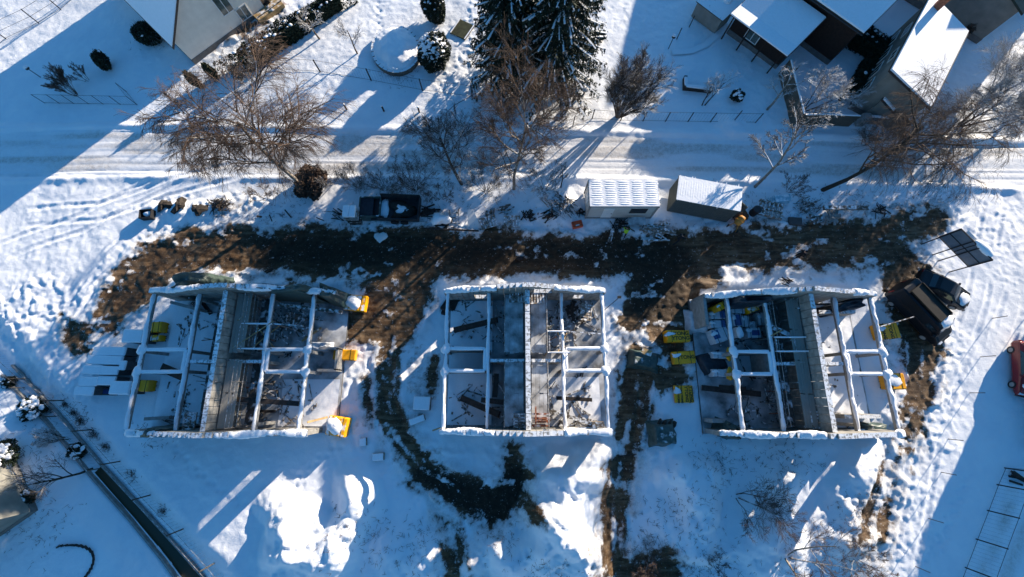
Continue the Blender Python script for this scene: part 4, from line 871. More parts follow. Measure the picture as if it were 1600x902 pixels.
# open dump trailer
x, y = at(628, 332); o = thing('dump_trailer', 'black open tipping trailer with snow and earth inside on the verge', 'trailer', (x, y), -.04)
MB().box((0, 0, .55), (3.7, 2.3, .08)).build('bed', STEELD, o)
MB().box((0, 1.15, .9), (3.7, .07, .75), 0, 0, 0, -.12).build('side_wall', STEELD, o); MB().box((0, -1.15, .9), (3.7, .07, .75), 0, 0, 0, .12).build('side_wall', STEELD, o)
MB().box((1.85, 0, .9), (.07, 2.3, .75)).build('front_wall', STEELD, o); MB().box((-2.2, 0, .62), (.8, 2.3, .07), 0, 0, -.2).build('tailgate', STEELD, o)
q = MB().blob((.2, 0, .6), (1.2, .8, .35), 5, 14, 8, .5); q.build('earth_load', TRUNKD, o, smooth=True); MB().blob((.2, -.05, .82), (.6, .35, .2), 6, 12, 6, .5).blob((-1.5, 0, .62), (.5, 1.0, .14), 7, 12, 6, .3).build('snow_cap', SNOW, o, smooth=True)
for sy in (1, -1):
    for sx in (.45, -.45): MB().cyl((sx, sy * 1.05, .35), (sx, sy * 1.28, .35), .35, 16).build('wheel', BLACK, o)
MB().bar((1.85, .5, .5), (3.2, 0, .45), .08, .08).bar((1.85, -.5, .5), (3.2, 0, .45), .08, .08).build('drawbar', STEELD, o)

# ------------------------------------------------------------------ containers
def quadbox(parent, P, z0, z1, m_, name):
    mb = MB(); mb.prism(P, z0, z1); return mb.build(name, m_, parent, True)
def inset(P, d):
    c = Vector((sum(p[0] for p in P) / len(P), sum(p[1] for p in P) / len(P))); return [tuple(Vector(p[:2]) + (c - Vector(p[:2])).normalized() * d) for p in P]
P = [at(921, 323, 2.6), at(1031, 323, 2.6), at(1027, 281, 2.6), at(920, 281, 2.6)]
cx, cy = sum(p[0] for p in P) / 4, sum(p[1] for p in P) / 4; Lx = (P[1][0] - P[0][0] + P[2][0] - P[3][0]) / 2; Ly = P[2][1] - P[1][1]
o = thing('site_container', 'white site container with gridded snowy roof beside the muddy road', 'container', (cx, cy, 0), 0, 'site containers')
MB().box((0, 0, 1.33), (Lx - .1, Ly - .1, 2.4)).build('wall', CLIGHT, o)
f = MB()
for sx in (-1, 1):
    for sy in (-1, 1): f.box((sx * Lx / 2 - sx * .06, sy * Ly / 2 - sy * .06, 1.33), (.16, .16, 2.5))
f.box((0, -Ly / 2 + .05, 2.55), (Lx, .14, .14)).box((0, Ly / 2 - .05, 2.55), (Lx, .14, .14)).box((-Lx / 2 + .05, 0, 2.55), (.14, Ly, .14)).box((Lx / 2 - .05, 0, 2.55), (.14, Ly, .14)).box((0, -Ly / 2 + .05, .1), (Lx, .14, .2)); f.build('frame', CONC, o)
r = MB(); n = 14; rows = 2; cols = 5
for i in range(cols):
    for j in range(11):
        yy = -Ly / 2 + .12 + (j + .5) * (Ly - .24) / 11; xx = -Lx / 2 + .06 + (i + .5) * (Lx - .12) / cols
        r.blob((xx, yy, 2.62), (Lx / cols * .54, (Ly / 11) * .62, .06), i * 20 + j, 10, 6, .22, flat=True)
MB().box((0, 0, 2.62), (Lx - .02, Ly - .02, .07)).build('roof', SNOW, o); r.build('roof_snow', SNOW, o, smooth=True)
d = MB().box((-1.2, -Ly / 2 - .02 + .05, 1.1), (.95, .06, 2.0)).build('door', FRAME, o); MB().box((-.85, -Ly / 2 - .02, 1.1), (.12, .06, .04)).build('handle', STEELD, d)
wn = MB().box((1.5, -Ly / 2 + .03, 1.6), (1.5, .06, .9)).build('window', STEELD, o); MB().box((-Lx / 2 + .02, 0, 1.5), (.06, .8, 1.2)).build('shutter', FRAME, o)
P = [at(1056, 312, 2.6), at(1157, 331, 2.6), at(1162, 293, 2.6), at(1059, 275, 2.6)]
a = atan2(P[1][1] - P[0][1], P[1][0] - P[0][0]); Lx = hypot(P[1][0] - P[0][0], P[1][1] - P[0][1]); Ly = hypot(P[2][0] - P[1][0], P[2][1] - P[1][1]); cx, cy = sum(p[0] for p in P) / 4, sum(p[1] for p in P) / 4
o = thing('storage_container', 'grey-green ribbed storage container with flat snowy roof, turned askew', 'container', (cx, cy, 0), a, 'site containers')
CG = mat('container_green', (.085, .10, .095), .6, .1, 3); wl = MB().box((0, 0, 1.33), (Lx - .12, Ly - .12, 2.4))
for k in range(int(Lx / .22)): 
    for sy in (-1, 1): wl.box((-Lx / 2 + .2 + k * .22, sy * (Ly / 2 - .05), 1.33), (.09, .05, 2.3))
for k in range(int(Ly / .2) - 1):
    for sx in (-1, 1): wl.box((sx * (Lx / 2 - .05), -Ly / 2 + .2 + k * .2, 1.33), (.05, .08, 2.3))
wl.build('wall', CG, o)
MB().box((0, Ly / 2 - .04, 2.56), (Lx, .1, .12)).box((0, -Ly / 2 + .04, 2.56), (Lx, .1, .12)).box((Lx / 2 - .04, 0, 2.56), (.1, Ly, .12)).box((-Lx / 2 + .04, 0, 2.56), (.1, Ly, .12)).build('frame', CG, o)
r = MB().box((0, 0, 2.62), (Lx - .03, Ly - .03, .1))
for k in range(26): r.blob((-Lx / 2 + .15 + k * (Lx - .3) / 25, 0, 2.66), (.17, Ly * .49, .018), k, 8, 6, .25, flat=True)
r.build('roof_snow', SNOW, o)
d = MB().box((Lx / 2 + .2, -.2, 1.3), (.06, 1.25, 2.3), .9).build('door', CG, o)
for k, (px, py) in enumerate(((948, 340), (1003, 343), (1001, 357))):
    pass
def simple_table(label, px, py, rz):
    x, y = at(px, py); o = thing('trestle_table', label, 'table', (x, y), rz); MB().box((0, 0, .8), (1.6, .8, .05)).build('tabletop', DECKS, o)
    for sx in (-1, 1):
        for sy in (-1, 1): MB().bar((sx * .7, sy * .35, 0), (sx * .65, sy * .3, .8), .06, .06).build('leg', STEELD, o)
simple_table('snowy work table on dark legs right of the worker in hi-vis', 992, 350, 0)
x, y = at(901, 353); o = thing('orange_crate', 'orange-red plastic crate in the snow left of the white container', 'crate', (x, y), .25)
MB().box((0, .28, .2), (.95, .05, .42)).box((0, -.28, .2), (.95, .05, .42)).box((.45, 0, .2), (.05, .52, .42)).box((-.45, 0, .2), (.05, .52, .42)).box((0, 0, .3), (.86, .5, .05)).build('body', ORANGE, o); MB().box((0, -.1, .335), (.35, .12, .02)).build('label_patch', FRAME, o)
o = thing('barrel', 'black open barrel in the snow right of the grey container', 'barrel', at(1176, 333), 0)
MB().cyl((0, 0, 0), (0, 0, .9), .36, 20).build('body', BLACK, o); MB().cyl((0, 0, .88), (0, 0, .93), .39, 20, .37).build('rim', STEELD, o)
o = thing('concrete_mixer', 'orange concrete mixer at the right end of the grey container', 'mixer', at(1147, 352), .9)
MB().cyl((-.3, 0, .6), (.1, 0, .95), .28, 14, .42).cyl((.1, 0, .95), (.38, 0, 1.2), .42, 14, .22).build('drum', MIXER, o, smooth=True)
MB().cyl((-.6, -.45, 0), (0, -.1, .8), .035).cyl((-.6, .45, 0), (0, .1, .8), .035).cyl((.6, -.4, 0), (0, -.3, .8), .035).cyl((.6, .4, 0), (0, .3, .8), .035).build('frame', MIXER, o)
for sy in (-1, 1): MB().cyl((-.6, sy * .45, .18), (-.6, sy * .53, .18), .18, 14).build('wheel', BLACK, o)
MB().cyl((0, .45, .9), (0, .5, .9), .22, 14).build('tilt_wheel', STEELD, o)
cloth('tarp', 'brown sacks beside the orange concrete mixer', 'sacks', 1160, 335, 1.3, 1.1, .6, .4, mat('brown_sack', (.10, .05, .025), .9, .2, 4), 33)

# ------------------------------------------------------------------ vehicles (front = +X)
def loft(mb, secs, mi=0):
    k = len(secs[0][1]); vs = []
    for x, ring in secs: vs += [(x, y, z) for y, z in ring]
    n = len(secs); mb.add(vs, [(i * k + j, i * k + (j + 1) % k, (i + 1) * k + (j + 1) % k, (i + 1) * k + j) for i in range(n - 1) for j in range(k)] + [tuple(range(k - 1, -1, -1)), tuple((n - 1) * k + j for j in range(k))], mi)
def sec(hw, z0, zb, tw=None, zt=None):
    """body ring: sill z0, belt zb, optional greenhouse to zt with half width tw"""
    top = zt if zt else zb + .02; t = tw if tw else hw * .9
    pts = [(hw * .9, z0), (hw, z0 + .15), (hw * 1.0, zb - .12), (hw * .97, zb), (t, top - .07), (t * .85, top)]
    return pts + [(-a, b) for a, b in reversed(pts)]
def wheels(o, L, hw, r, fr, rr):
    for x in (fr, rr):
        for s in (1, -1):
            wt = thing('wheel', None, None, (x, s * (hw - .10), r)); wt.parent = o; KIDS.setdefault(o.name, []).append(wt)
            MB().cyl((0, -.11, 0), (0, .11, 0), r, 22).build('tyre', BLACK, wt); MB().cyl((0, s * .10, 0), (0, s * .125, 0), r * .62, 14).build('rim', CONC, wt)
def van(label, px, py, rz, L=5.6, hw=1.0, z=2.35):
    o = thing('van', label, 'van', at(px, py), rz)
    h = L / 2; b = MB()
    loft(b, [(-h, sec(hw * .93, .4, 1.3, hw * .86, z - .1)), (-h + .15, sec(hw, .35, 1.35, hw * .9, z)), (h - 1.75, sec(hw, .35, 1.35, hw * .9, z)), (h - 1.35, sec(hw, .35, 1.35, hw * .88, z - .12)), (h - .75, sec(hw, .35, 1.3, hw * .88, 1.36)), (h - .25, sec(hw * .96, .35, 1.05, hw * .85, 1.12)), (h, sec(hw * .84, .4, .85, hw * .7, .9))])
    b.build('body', CARBLACK, o, smooth=False)
    g = MB(); g.add([(h - 1.30, -.80, z - .20), (h - 1.30, .80, z - .20), (h - .74, .84, 1.43), (h - .74, -.84, 1.43)], [(0, 1, 2, 3)]); g.build('windscreen', GLASS, o)
    for s in (1, -1):
        MB().box((h - 1.75, s * hw * .955, 1.66), (.8, .03, .5)).build('side_window', GLASS, o)
        MB().box((h - .06, s * .66, .92), (.16, .36, .2)).build('headlight', LAMPG, o)
        MB().box((h - 1.05, s * (hw + .14), 1.45), (.14, .24, .26)).build('mirror', BLACK, o)
        MB().box((-h - .01, s * .8, 1.1), (.05, .16, .5)).build('tail_lamp', CARRED, o)
    MB().box((h + .03, 0, .55), (.12, 1.7, .25)).build('bumper', BLACK, o); MB().box((h + .01, 0, .86), (.06, 1.1, .14)).build('grille', STEELD, o)
    MB().box((-.7, 0, z + .1), (3.2, 1.35, .06)).box((-.7, .66, z + .16), (3.2, .05, .16)).box((-.7, -.66, z + .16), (3.2, .05, .16)).build('roof_tray', mat('tray_brown', (.022, .018, .013), .6, .15, 3), o)
    s = MB(); s.blob((h - 1.62, 0, z - .03), (.36, .8, .10), 4, 14, 6, .25, flat=True); s.build('snow_patch', SNOW, o, smooth=True)
    wheels(o, L, hw, .35, h - .95, -h + 1.0); return o
def car(label, px, py, rz, m_, L=4.5, hw=.9, z=1.45, hoodsnow=True, wagon=False, roofsnow=False):
    o = thing('car', label, 'car', at(px, py), rz); h = L / 2; b = MB()
    loft(b, [(-h, sec(hw * .85, .35, .8)), (-h + .15, sec(hw * .96, .28, .95)), (-h + (.25 if wagon else .7), sec(hw, .25, 1.0, hw * .9, 1.02)), (-h + (.7 if wagon else 1.35), sec(hw, .25, 1.0, hw * .72, z - .03)), (0, sec(hw, .25, .98, hw * .74, z)), (.35, sec(hw, .25, .97, hw * .72, z - .05)), (1.05, sec(hw, .25, .95, hw * .86, .97)), (h - .3, sec(hw * .96, .27, .80)), (h, sec(hw * .8, .33, .62))])
    b.build('body', m_, o)
    g = MB(); g.add([(.38, -.60, z - .06), (.38, .60, z - .06), (1.0, .74, 1.02), (1.0, -.74, 1.02)], [(0, 1, 2, 3)]); g.build('windscreen', GLASS, o)
    g = MB(); x0 = -h + (.66 if wagon else 1.3); x1 = -h + (.27 if wagon else .74); g.add([(x0, .58, z - .07), (x0, -.58, z - .07), (x1, -.72, 1.06), (x1, .72, 1.06)], [(0, 1, 2, 3)]); g.build('rear_window', GLASS, o)
    for s in (1, -1):
        q = MB(); q.add([(.25, s * hw * .80, z - .12), (-h + 1.3, s * hw * .80, z - .12), (-h + .95, s * hw * .985, 1.0), (.85, s * hw * .985, 1.0)], [(0, 1, 2, 3)]); q.build('side_window', GLASS, o)
        MB().box((h - .12, s * .58, .66), (.16, .34, .14)).build('headlight', LAMPG, o); MB().box((-h + .03, s * .62, .82), (.08, .3, .14)).build('tail_lamp', CARRED, o)
        MB().box((.75, s * (hw + .09), 1.0), (.12, .2, .13)).build('mirror', m_, o)
    MB().box((h - .0, 0, .42), (.10, 1.45, .2)).build('bumper', BLACK, o); MB().box((h - .02, 0, .62), (.06, .6, .1)).build('grille', STEELD, o)
    s = MB()
    if hoodsnow: s.blob((1.55, 0, .88), (.42, .66, .13), 3, 14, 7, .3, flat=True)
    if roofsnow: s.blob((-.4, 0, z - .04), (1.1, .6, .12), 5, 16, 7, .12, flat=True)
    if s.v: s.build('snow_cap', SNOW, o, smooth=True)
    wheels(o, L, hw, .32, h - .85, -h + .85); return o
van('tall black van parked diagonally right of the right shell', 1422, 492, radians(-55))
car('black car with snow on its bonnet, mostly hidden behind the black van', 1458, 457, radians(-33), CARBLACK)
car('red estate car at the right edge of the picture, snow on its bonnet', 1590, 578, radians(-104), CARRED, L=4.7, wagon=True, roofsnow=True)
car('dark blue car cut off by the right edge below the red one', 1622, 665, radians(75), CARBLUE, roofsnow=True)

# ------------------------------------------------------------------ site board
b0 = Vector((*at(1440, 383), 0)); b1 = Vector((*at(1480, 424), 0)); c = (b0 + b1) / 2; dirv = (b1 - b0).normalized(); wd = (b1 - b0).length + .3
o = thing('site_board', 'large grey four-panel site board on posts beside the black van', 'billboard', (c.x, c.y, gz(c.x, c.y)), atan2(dirv.y, dirv.x))
for k in range(2):
    for j in range(2): MB().box((-wd / 4 + k * wd / 2, 0, 2.15 + j * .92), (wd / 2 - .05, .04, .88)).build('panel', BOARDG, o)
MB().box((0, -.0, 1.66), (wd, .08, .07)).box((0, 0, 3.55), (wd, .08, .07)).box((-wd / 2, 0, 2.6), (.07, .08, 1.9)).box((wd / 2, 0, 2.6), (.07, .08, 1.9)).box((0, -.04, 2.6), (wd, .05, .06)).box((0, -.04, 2.6), (.06, .05, 1.9)).build('frame', STEELD, o)
for x_ in (-wd / 2 + .05, -.35, .35, wd / 2 - .05): MB().box((x_, -.07, 1.75), (.08, .08, 3.6)).build('post', STEELD, o)
MB().box((0, .3, 3.3), (wd * .7, .5, .12), 0, 0, 0, .35).build('backing_strip', FRAME, o)
MB().blob((wd * .18, .25, 3.55), (wd * .26, .42, .22), 4, 14, 8, .12).build('snow_cap', SNOW, o, smooth=True)

# ------------------------------------------------------------------ houses
def house(label, base, rz, Wd, D, ze, zr, wallm, roofm, ridge='y', oh=.5, name='house', snow=True, win=(), plinth=True, loc_is_corner=True, chim=None, cat='house'):
    """local: x across width Wd (0..Wd), y back 0..D ; ridge 'y' runs along y (gable faces -y)"""
    x, y = base; o = thing(name, label, cat, (x, y, 0), rz)
    v = MB(); 
    if ridge == 'y':
        pr = [(0, 0), (Wd, 0), (Wd, ze), (Wd / 2, zr), (0, ze)]; k = 5
        v.add([(a, 0, b) for a, b in pr] + [(a, D, b) for a, b in pr], [(0, 1, 2, 3, 4), (9, 8, 7, 6, 5), (0, 5, 6, 1), (1, 6, 7, 2), (4, 9, 5, 0)])
        v.build('wall', wallm, o)
        for s in (0, 1):
            xe = -oh if s == 0 else Wd + oh; sl = (zr - ze) / (Wd / 2); zed = ze - sl * oh
            A = [(xe, -oh, zed), (Wd / 2, -oh, zr), (Wd / 2, D + oh, zr), (xe, D + oh, zed)]
            q = MB(); q.add([(a, b, c + .03) for a, b, c in A] + [(a, b, c + .22) for a, b, c in A], [(0, 1, 2, 3), (7, 6, 5, 4), (0, 4, 5, 1), (1, 5, 6, 2), (2, 6, 7, 3), (3, 7, 4, 0)]); rf = q.build('roof', roofm, o)
            if snow:
                q = MB(); q.add([(a + (.04 if s == 0 else -.04) * (a != Wd / 2), b + (.1 if b < 0 else -.1), c + .225) for a, b, c in A] + [(a + (.08 if s == 0 else -.08) * (a != Wd / 2), b + (.16 if b < 0 else -.16), c + .36) for a, b, c in A], [(0, 1, 2, 3), (7, 6, 5, 4), (0, 4, 5, 1), (1, 5, 6, 2), (2, 6, 7, 3), (3, 7, 4, 0)]); q.build('roof_snow', SNOW, rf)
    else:   # single slope rising to the back
        v.add([(0, 0, 0), (Wd, 0, 0), (Wd, D, 0), (0, D, 0), (0, 0, ze), (Wd, 0, ze), (Wd, D, zr), (0, D, zr)], [(0, 1, 5, 4), (1, 2, 6, 5), (2, 3, 7, 6), (3, 0, 4, 7), (4, 5, 6, 7), (3, 2, 1, 0)]); v.build('wall', wallm, o)
        sl = (zr - ze) / D; A = [(-oh, -oh, ze - sl * oh), (Wd + oh, -oh, ze - sl * oh), (Wd + oh, D + oh, zr + sl * oh), (-oh, D + oh, zr + sl * oh)]
        q = MB(); q.add([(a, b, c + .02) for a, b, c in A] + [(a, b, c + .2) for a, b, c in A], [(3, 2, 1, 0), (4, 5, 6, 7), (0, 1, 5, 4), (1, 2, 6, 5), (2, 3, 7, 6), (3, 0, 4, 7)]); rf = q.build('roof', roofm, o)
        gt = MB(); gt.cyl((-oh, -oh - .06, ze - sl * oh + .06), (Wd + oh, -oh - .06, ze - sl * oh + .06), .07, 8); gt.build('gutter', STEELD, o)
        if snow:
            q = MB(); q.add([(a * 1 + (.05 if a < 0 else -.05), b + (.05 if b < 0 else -.05), c + .205) for a, b, c in A] + [(a + (.1 if a < 0 else -.1), b + (.1 if b < 0 else -.1), c + .33) for a, b, c in A], [(3, 2, 1, 0), (4, 5, 6, 7), (0, 1, 5, 4), (1, 2, 6, 5), (2, 3, 7, 6), (3, 0, 4, 7)]); q.build('roof_snow', SNOW, rf)
    if plinth: MB().box((Wd / 2, D / 2, .25), (Wd + .08, D + .08, .6)).build('plinth', PLINTH, o)
    for (side, s, z, ww, hh) in win:
        if side == 'f': P_ = (s, -.02, z); d = (ww, .08, hh)
        elif side == 'l': P_ = (-.02, s, z); d = (.08, ww, hh)
        elif side == 'b': P_ = (s, D + .02, z); d = (ww, .08, hh)
        elif side == 'r': P_ = (Wd + .02, s, z); d = (.08, ww, hh)
        wn = thing('window', None, None, P_); wn.parent = o; KIDS.setdefault(o.name, []).append(wn)
        hor = 0 if side in 'fb' else 1
        fr = MB()
        for sg in (-1, 1):
            fr.box((sg * ww / 2 * (1 - hor), sg * ww / 2 * hor, 0), (.09, .09, hh + .08)); fr.box((0, 0, sg * hh / 2), (ww + .1 if not hor else .09, .09 if not hor else ww + .1, .09))
        fr.box((0, 0, 0), (.07, .07, hh)); fr.build('frame', FRAME, wn)
        MB().box((0, 0, 0), (ww if not hor else .05, .05 if not hor else ww, hh)).build('pane', GPANE, wn)
    if chim: MB().box(chim, (.6, .6, 1.6)).build('chimney', BRICKR, o)
    return o
A = Vector(at(305, 100)); B = Vector(at(401, 30)); a1 = atan2(B.y - A.y, B.x - A.x)
house('cream house with blue-shaded snowy roof at the upper left', A, a1, 9.4, 13, 3.1, 7.4, RENDERW, ROOFT, oh=.55, win=[('f', 6.0, 3.4, 1.3, 2.6), ('f', 7.2, 1.3, 1.2, 1.3), ('l', 4, 1.5, 1.3, 1.2), ('r', 5, 1.5, 1.3, 1.2)], chim=(3.2, 6, 7.2))
# timber terrace with clutter
c = at(415, 14); o = thing('terrace', 'small timber terrace with dark pots beside the cream house', 'terrace', (c[0], c[1], 0), a1)
MB().box((0, 0, .3), (3.2, 3.0, .5)).build('planking', TIMB, o); MB().box((1.55, 0, .9), (.08, 3.0, .1)).box((0, -1.45, .9), (3.2, .08, .1)).build('rail', GTIMB, o)
for k in range(5): 
    x, y = at(396 + k * 6, 16 - k * 3, .5); single(MB().blob((0, 0, .2), (.3, .3, .35), k, 9, 6, .6), 'potted_shrub', TRUNKD, 'dark potted shrub on the timber terrace by the cream house', 'plant', (x, y, .55), 0, 'potted shrubs on the terrace')
# brown house, upper right of centre
A = Vector(at(1143, 20, 3.1)); B = Vector(at(1232, 86, 3.1)); a2 = atan2(B.y - A.y, B.x - A.x); C2 = Vector(at(1282, 37, 3.1)); Dd = (C2 - B).length; ux = Vector((cos(a2), sin(a2))); uy = Vector((-sin(a2), cos(a2)))
base = A + ux * .3 + uy * 1.3
house('dark brown wooden house under two blue-shaded snow roofs', base, a2, (B - A).length - .6, Dd - 1.6, 2.75, 3.5, BROWNW, ROOFT, ridge='m', oh=.35, win=[('f', 2.5, 1.4, 1.4, 1.1)])
base2 = base + uy * (Dd - .9) + ux * 1.8
house('taller rear block of the brown house with its own snow roof', base2, a2, 8.0, 7.0, 4.5, 6.2, BROWNW, ROOFT, ridge='m', oh=.5)
q = MB()
for k in range(5):
    p = A + ux * (.4 + k * 2.0) + uy * .25; q.box((p.x, p.y, 1.4), (.12, .12, 2.7), a2)
p = A + ux * ((B - A).length / 2) + uy * .8; q.box((p.x, p.y, 2.86), ((B - A).length, 1.6, .1), a2); o = q.build('porch', BROWNW); setorigin(o, (A.x, A.y, 0)); tag(o, 'dark timber porch with posts under the brown house eaves', 'porch')
# snow lid over porch
q = MB(); p = A + ux * ((B - A).length / 2) + uy * .8; q.box((0, 0, .08), ((B - A).length, 1.7, .14)); single(q, 'snow_slab', SNOW, 'strip of snow lying on the brown porch roof', 'snow', (p.x, p.y, 2.93), a2)
# grey house
B = Vector(at(1453, 171, 3.8)); a3 = radians(56.2); ux = Vector((cos(a3), sin(a3))); uy = Vector((-sin(a3), cos(a3))); base = B + ux * .3 + uy * .3
house('grey rendered house with bright tilted snow roof at the upper right', base, a3, 9.6, 4.6, 3.75, 5.0, GREYW, ROOFT, ridge='m', oh=.3, win=[('b', 1.4, 1.7, 1.3, 1.3), ('b', 3.6, 1.7, 1.3, 1.3), ('b', 5.8, 1.7, 1.3, 1.3), ('b', 8.0, 1.7, 1.3, 1.3), ('b', 3.6, 3.7, 1.3, .7), ('b', 7.0, 3.7, 1.3, .7), ('l', 2.2, 1.6, 1.2, 1.2)], chim=(9.0, 3.8, 5.4))
base = Vector(at(1398, 172, 2.2))
o = house('low porch of the grey house with a tilted snowy lid', base, a3, 2.6, 1.5, 1.9, 2.4, GREYW, STEELD, ridge='m', oh=.1, plinth=False, name='entrance_porch', cat='porch')
house('large house with dark green roof behind the grey house', at(1370, -28), radians(-43), 12, 9, 4.0, 6.0, GREYW, GROOF, oh=.4, snow=False)
house('tall dark-roofed house past the upper right corner', (59.5, 42.5), radians(52), 12, 12, 5, 8.6, GREYW, mat('slate', (.02, .02, .024), .7, .1, 3), oh=.5, snow=False)
house('guessed pitched house beyond the right edge, placed to shade the lower right snow', (46.3, 3.3), radians(-37.3), 10, 18, 4.2, 7.2, RENDERW, ROOFT, oh=.4)  # unseen house, guessed from its shadow and placed to cast it
ap = Vector(at(1450, 75, 3.8)) + Vector((.697, .717)) * (4.9 / .2217); ap -= Vector((cos(radians(-46)), sin(radians(-46)))) * 4.5
house('guessed gabled house beyond the upper right, placed to shade the grey house roof', ap, radians(-46), 9, 11, 5.6, 8.7, RENDERW, ROOFT, oh=.4)  # unseen gable, guessed from the roof shadow and set to throw it
house('unseen gabled house added beyond the top edge to shade left of the brown house', (31, 61), radians(-46), 15, 10, 5.0, 8.0, RENDERW, ROOFT, oh=.4)  # unseen house added as a caster to shade the garden below
house('guessed snowy gabled house beyond the upper left corner, added to cast shadow', (-52, 52), radians(40), 10, 12, 4.0, 8.0, RENDERW, ROOFT, oh=.4)  # unseen, guessed house placed as a shadow caster
ma = striped('metal_roof', (.16, .15, .12), (.26, .25, .21), .6, 0, .35, .5)
x, y = at(33, 790, 3.0); house('house corner with a dull metal roof at the lower left edge', (x - 8.8, y - .6), radians(-53), 4.6, 5.4, 2.8, 3.4, GREYW, ma, ridge='m', oh=.4, snow=False)

# ------------------------------------------------------------------ fences, walls, posts
def fence(name, label, pts, h, spacing, r=.035, m_=STEELD, rails=(.98,), mesh=False, group=None, capsnow=False):
    W_ = [at(*p) for p in pts]; o = thing(name, label, 'fence', (W_[0][0], W_[0][1], 0), 0, group)
    for a, b in zip(W_[:-1], W_[1:]):
        L = hypot(b[0] - a[0], b[1] - a[1]); n = max(1, int(round(L / spacing))); R_ = MB()
        for k in range(n + 1):
            x, y = a[0] + (b[0] - a[0]) * k / n, a[1] + (b[1] - a[1]) * k / n; g = gz(x, y); MB().cyl((x, y, g - .2), (x, y, g + h), r, 6).build('post', m_, o, True)
        if rails:
            za, zb_ = gz(*a), gz(*b)
            for q in rails: R_.bar((a[0], a[1], za + h * q), (b[0], b[1], zb_ + h * q), .02 if mesh else .035, .02 if mesh else .05)
            if mesh:
                nw = int(L / .3)
                for k in range(nw): x, y = a[0] + (b[0] - a[0]) * k / nw, a[1] + (b[1] - a[1]) * k / nw; g = za + (zb_ - za) * k / nw; R_.bar((x, y, g + .05), (x, y, g + h * .97), .006, .006)
            R_.build('wire' if mesh else 'rail', m_, o, True)
    return o
fence('wire_fence', 'tall wire fence with slanting posts at the upper left corner', [(-30, 96), (8, 60), (60, 36), (95, 15), (150, -30)], 1.7, 3.0, .05, rails=(.98, .5, .05), mesh=True)
fence('kennel_fence', 'low wire enclosure with a gate around the upper left shrub', [(68, 160), (160, 162), (213, 163), (197, 143)], 1.3, 1.7, .03, rails=(.98, .05), mesh=True)
fence('crowd_barrier', 'wire gate lying across the driveway at the upper left', [(270, 152), (284, 165), (300, 152)], .9, 1.2, .025, rails=(.98, .5, .1), mesh=True)
fence('garden_fence', 'sparse fence of dark posts with wire below the round bed', [(425, 108), (500, 112), (580, 126), (660, 141), (738, 152), (770, 150)], 1.6, 4.3, .07, rails=(.98, .05), mesh=True)
fence('garden_fence', 'short fence turning from the spruces down towards the street', [(745, 160), (712, 178), (700, 190)], 1.3, 2.2, .05, rails=(.97,))
fence('roadside_fence', 'wire fence with slanting dark posts along the street, centre right', [(895, 197), (925, 186), (970, 188), (1075, 190), (1180, 192)], 1.4, 2.05, .05, rails=(.98, .05), mesh=True)
for px, py in ((542, 172), (600, 174), (655, 175)):
    x, y = at(px, py); o = thing('bollard', 'short dark stake with snow tip on the verge above the street', 'stake', (x, y), 0, 'three short stakes above the street'); MB().cyl((0, 0, -.1), (0, 0, .8), .09, 8).build('post', DTIMB, o); MB().blob((0, 0, .8), (.1, .1, .08), 1).build('snow_cap', SNOW, o, smooth=True)
fence('site_fence', 'low post and wire fence down the right side of the site', [(1604, 492), (1548, 498), (1530, 558), (1514, 614), (1480, 686), (1470, 738), (1450, 810), (1430, 885), (1425, 930)], 1.2, 4.6, .03, GTIMB, rails=())
fence('yard_fence', 'dark post fence around the yard in the lower right corner', [(1640, 735), (1568, 731), (1556, 757), (1540, 797), (1524, 842), (1506, 886), (1490, 930)], 2.2, 3.0, .05, STEELD, rails=(.98, .05), mesh=True)
fence('brook_fence', 'post and wire fence on the site side of the brook', [(-30, 540), (30, 592), (92, 626), (137, 672), (182, 722), (230, 775), (283, 828), (332, 882), (380, 940)], 1.7, 4.3, .05, GTIMB, rails=(.98, .5), mesh=True)
fence('brook_fence', 'older post fence on the garden side of the brook', [(20, 606), (76, 651), (114, 694), (140, 735)], 1.2, 3.2, .05, GTIMB, rails=(.98,), mesh=True)
# solid boundary walls
def solidwall(name, label, pts, h, th, m_, cat='wall', snow=True):
    W_ = [at(*p, h) for p in pts]; o = thing(name, label, cat, (W_[0][0], W_[0][1], 0))
    mb = MB(); s = MB()
    for k, (a, b) in enumerate(zip(W_[:-1], W_[1:])):
        c = ((a[0] + b[0]) / 2, (a[1] + b[1]) / 2, h / 2 - .1); L = hypot(b[0] - a[0], b[1] - a[1]); mb.box(c, (L + th * .98, th * (1 - .04 * k), h + .2 - .01 * k), atan2(b[1] - a[1], b[0] - a[0])); snow_strip(s, (*a, h), (*b, h), th * 1.15, .08, k, .2)
    mb.build('wall', m_, o, True)
    if snow: s.build('snow_cap', SNOW, o, True, True)
    return o
FENB = striped('weathered_boards', (.075, .065, .05), (.14, .125, .10), 5, 0, .85)
solidwall('board_fence', 'solid grey board fence from the brown house down to the street', [(1236, 93), (1246, 135), (1257, 178)], 2.0, .12, FENB, 'fence')
solidwall('board_fence', 'solid grey board fence along the street below the frosted bush', [(1259, 179), (1300, 179), (1345, 181)], 1.6, .12, FENB, 'fence')
solidwall('garden_wall', 'low snow-capped wall in front of the grey house', [(1356, 181), (1390, 184), (1428, 187)], 1.0, .25, PLINTH)
x, y = at(1355, 182, 1.1); single(rbox(MB(), (0, 0, 0), (.8, .7, 1.25), 3, .1), 'gate_pillar', CONC, 'short wall pillar with a cube of snow on top', 'pillar', (x, y, 0))
solidwall('garden_bench', 'dark L-shaped bench behind the small frosted fruit tree', [(1072, 120), (1072, 134), (1112, 139)], .5, .3, DTIMB, 'bench')
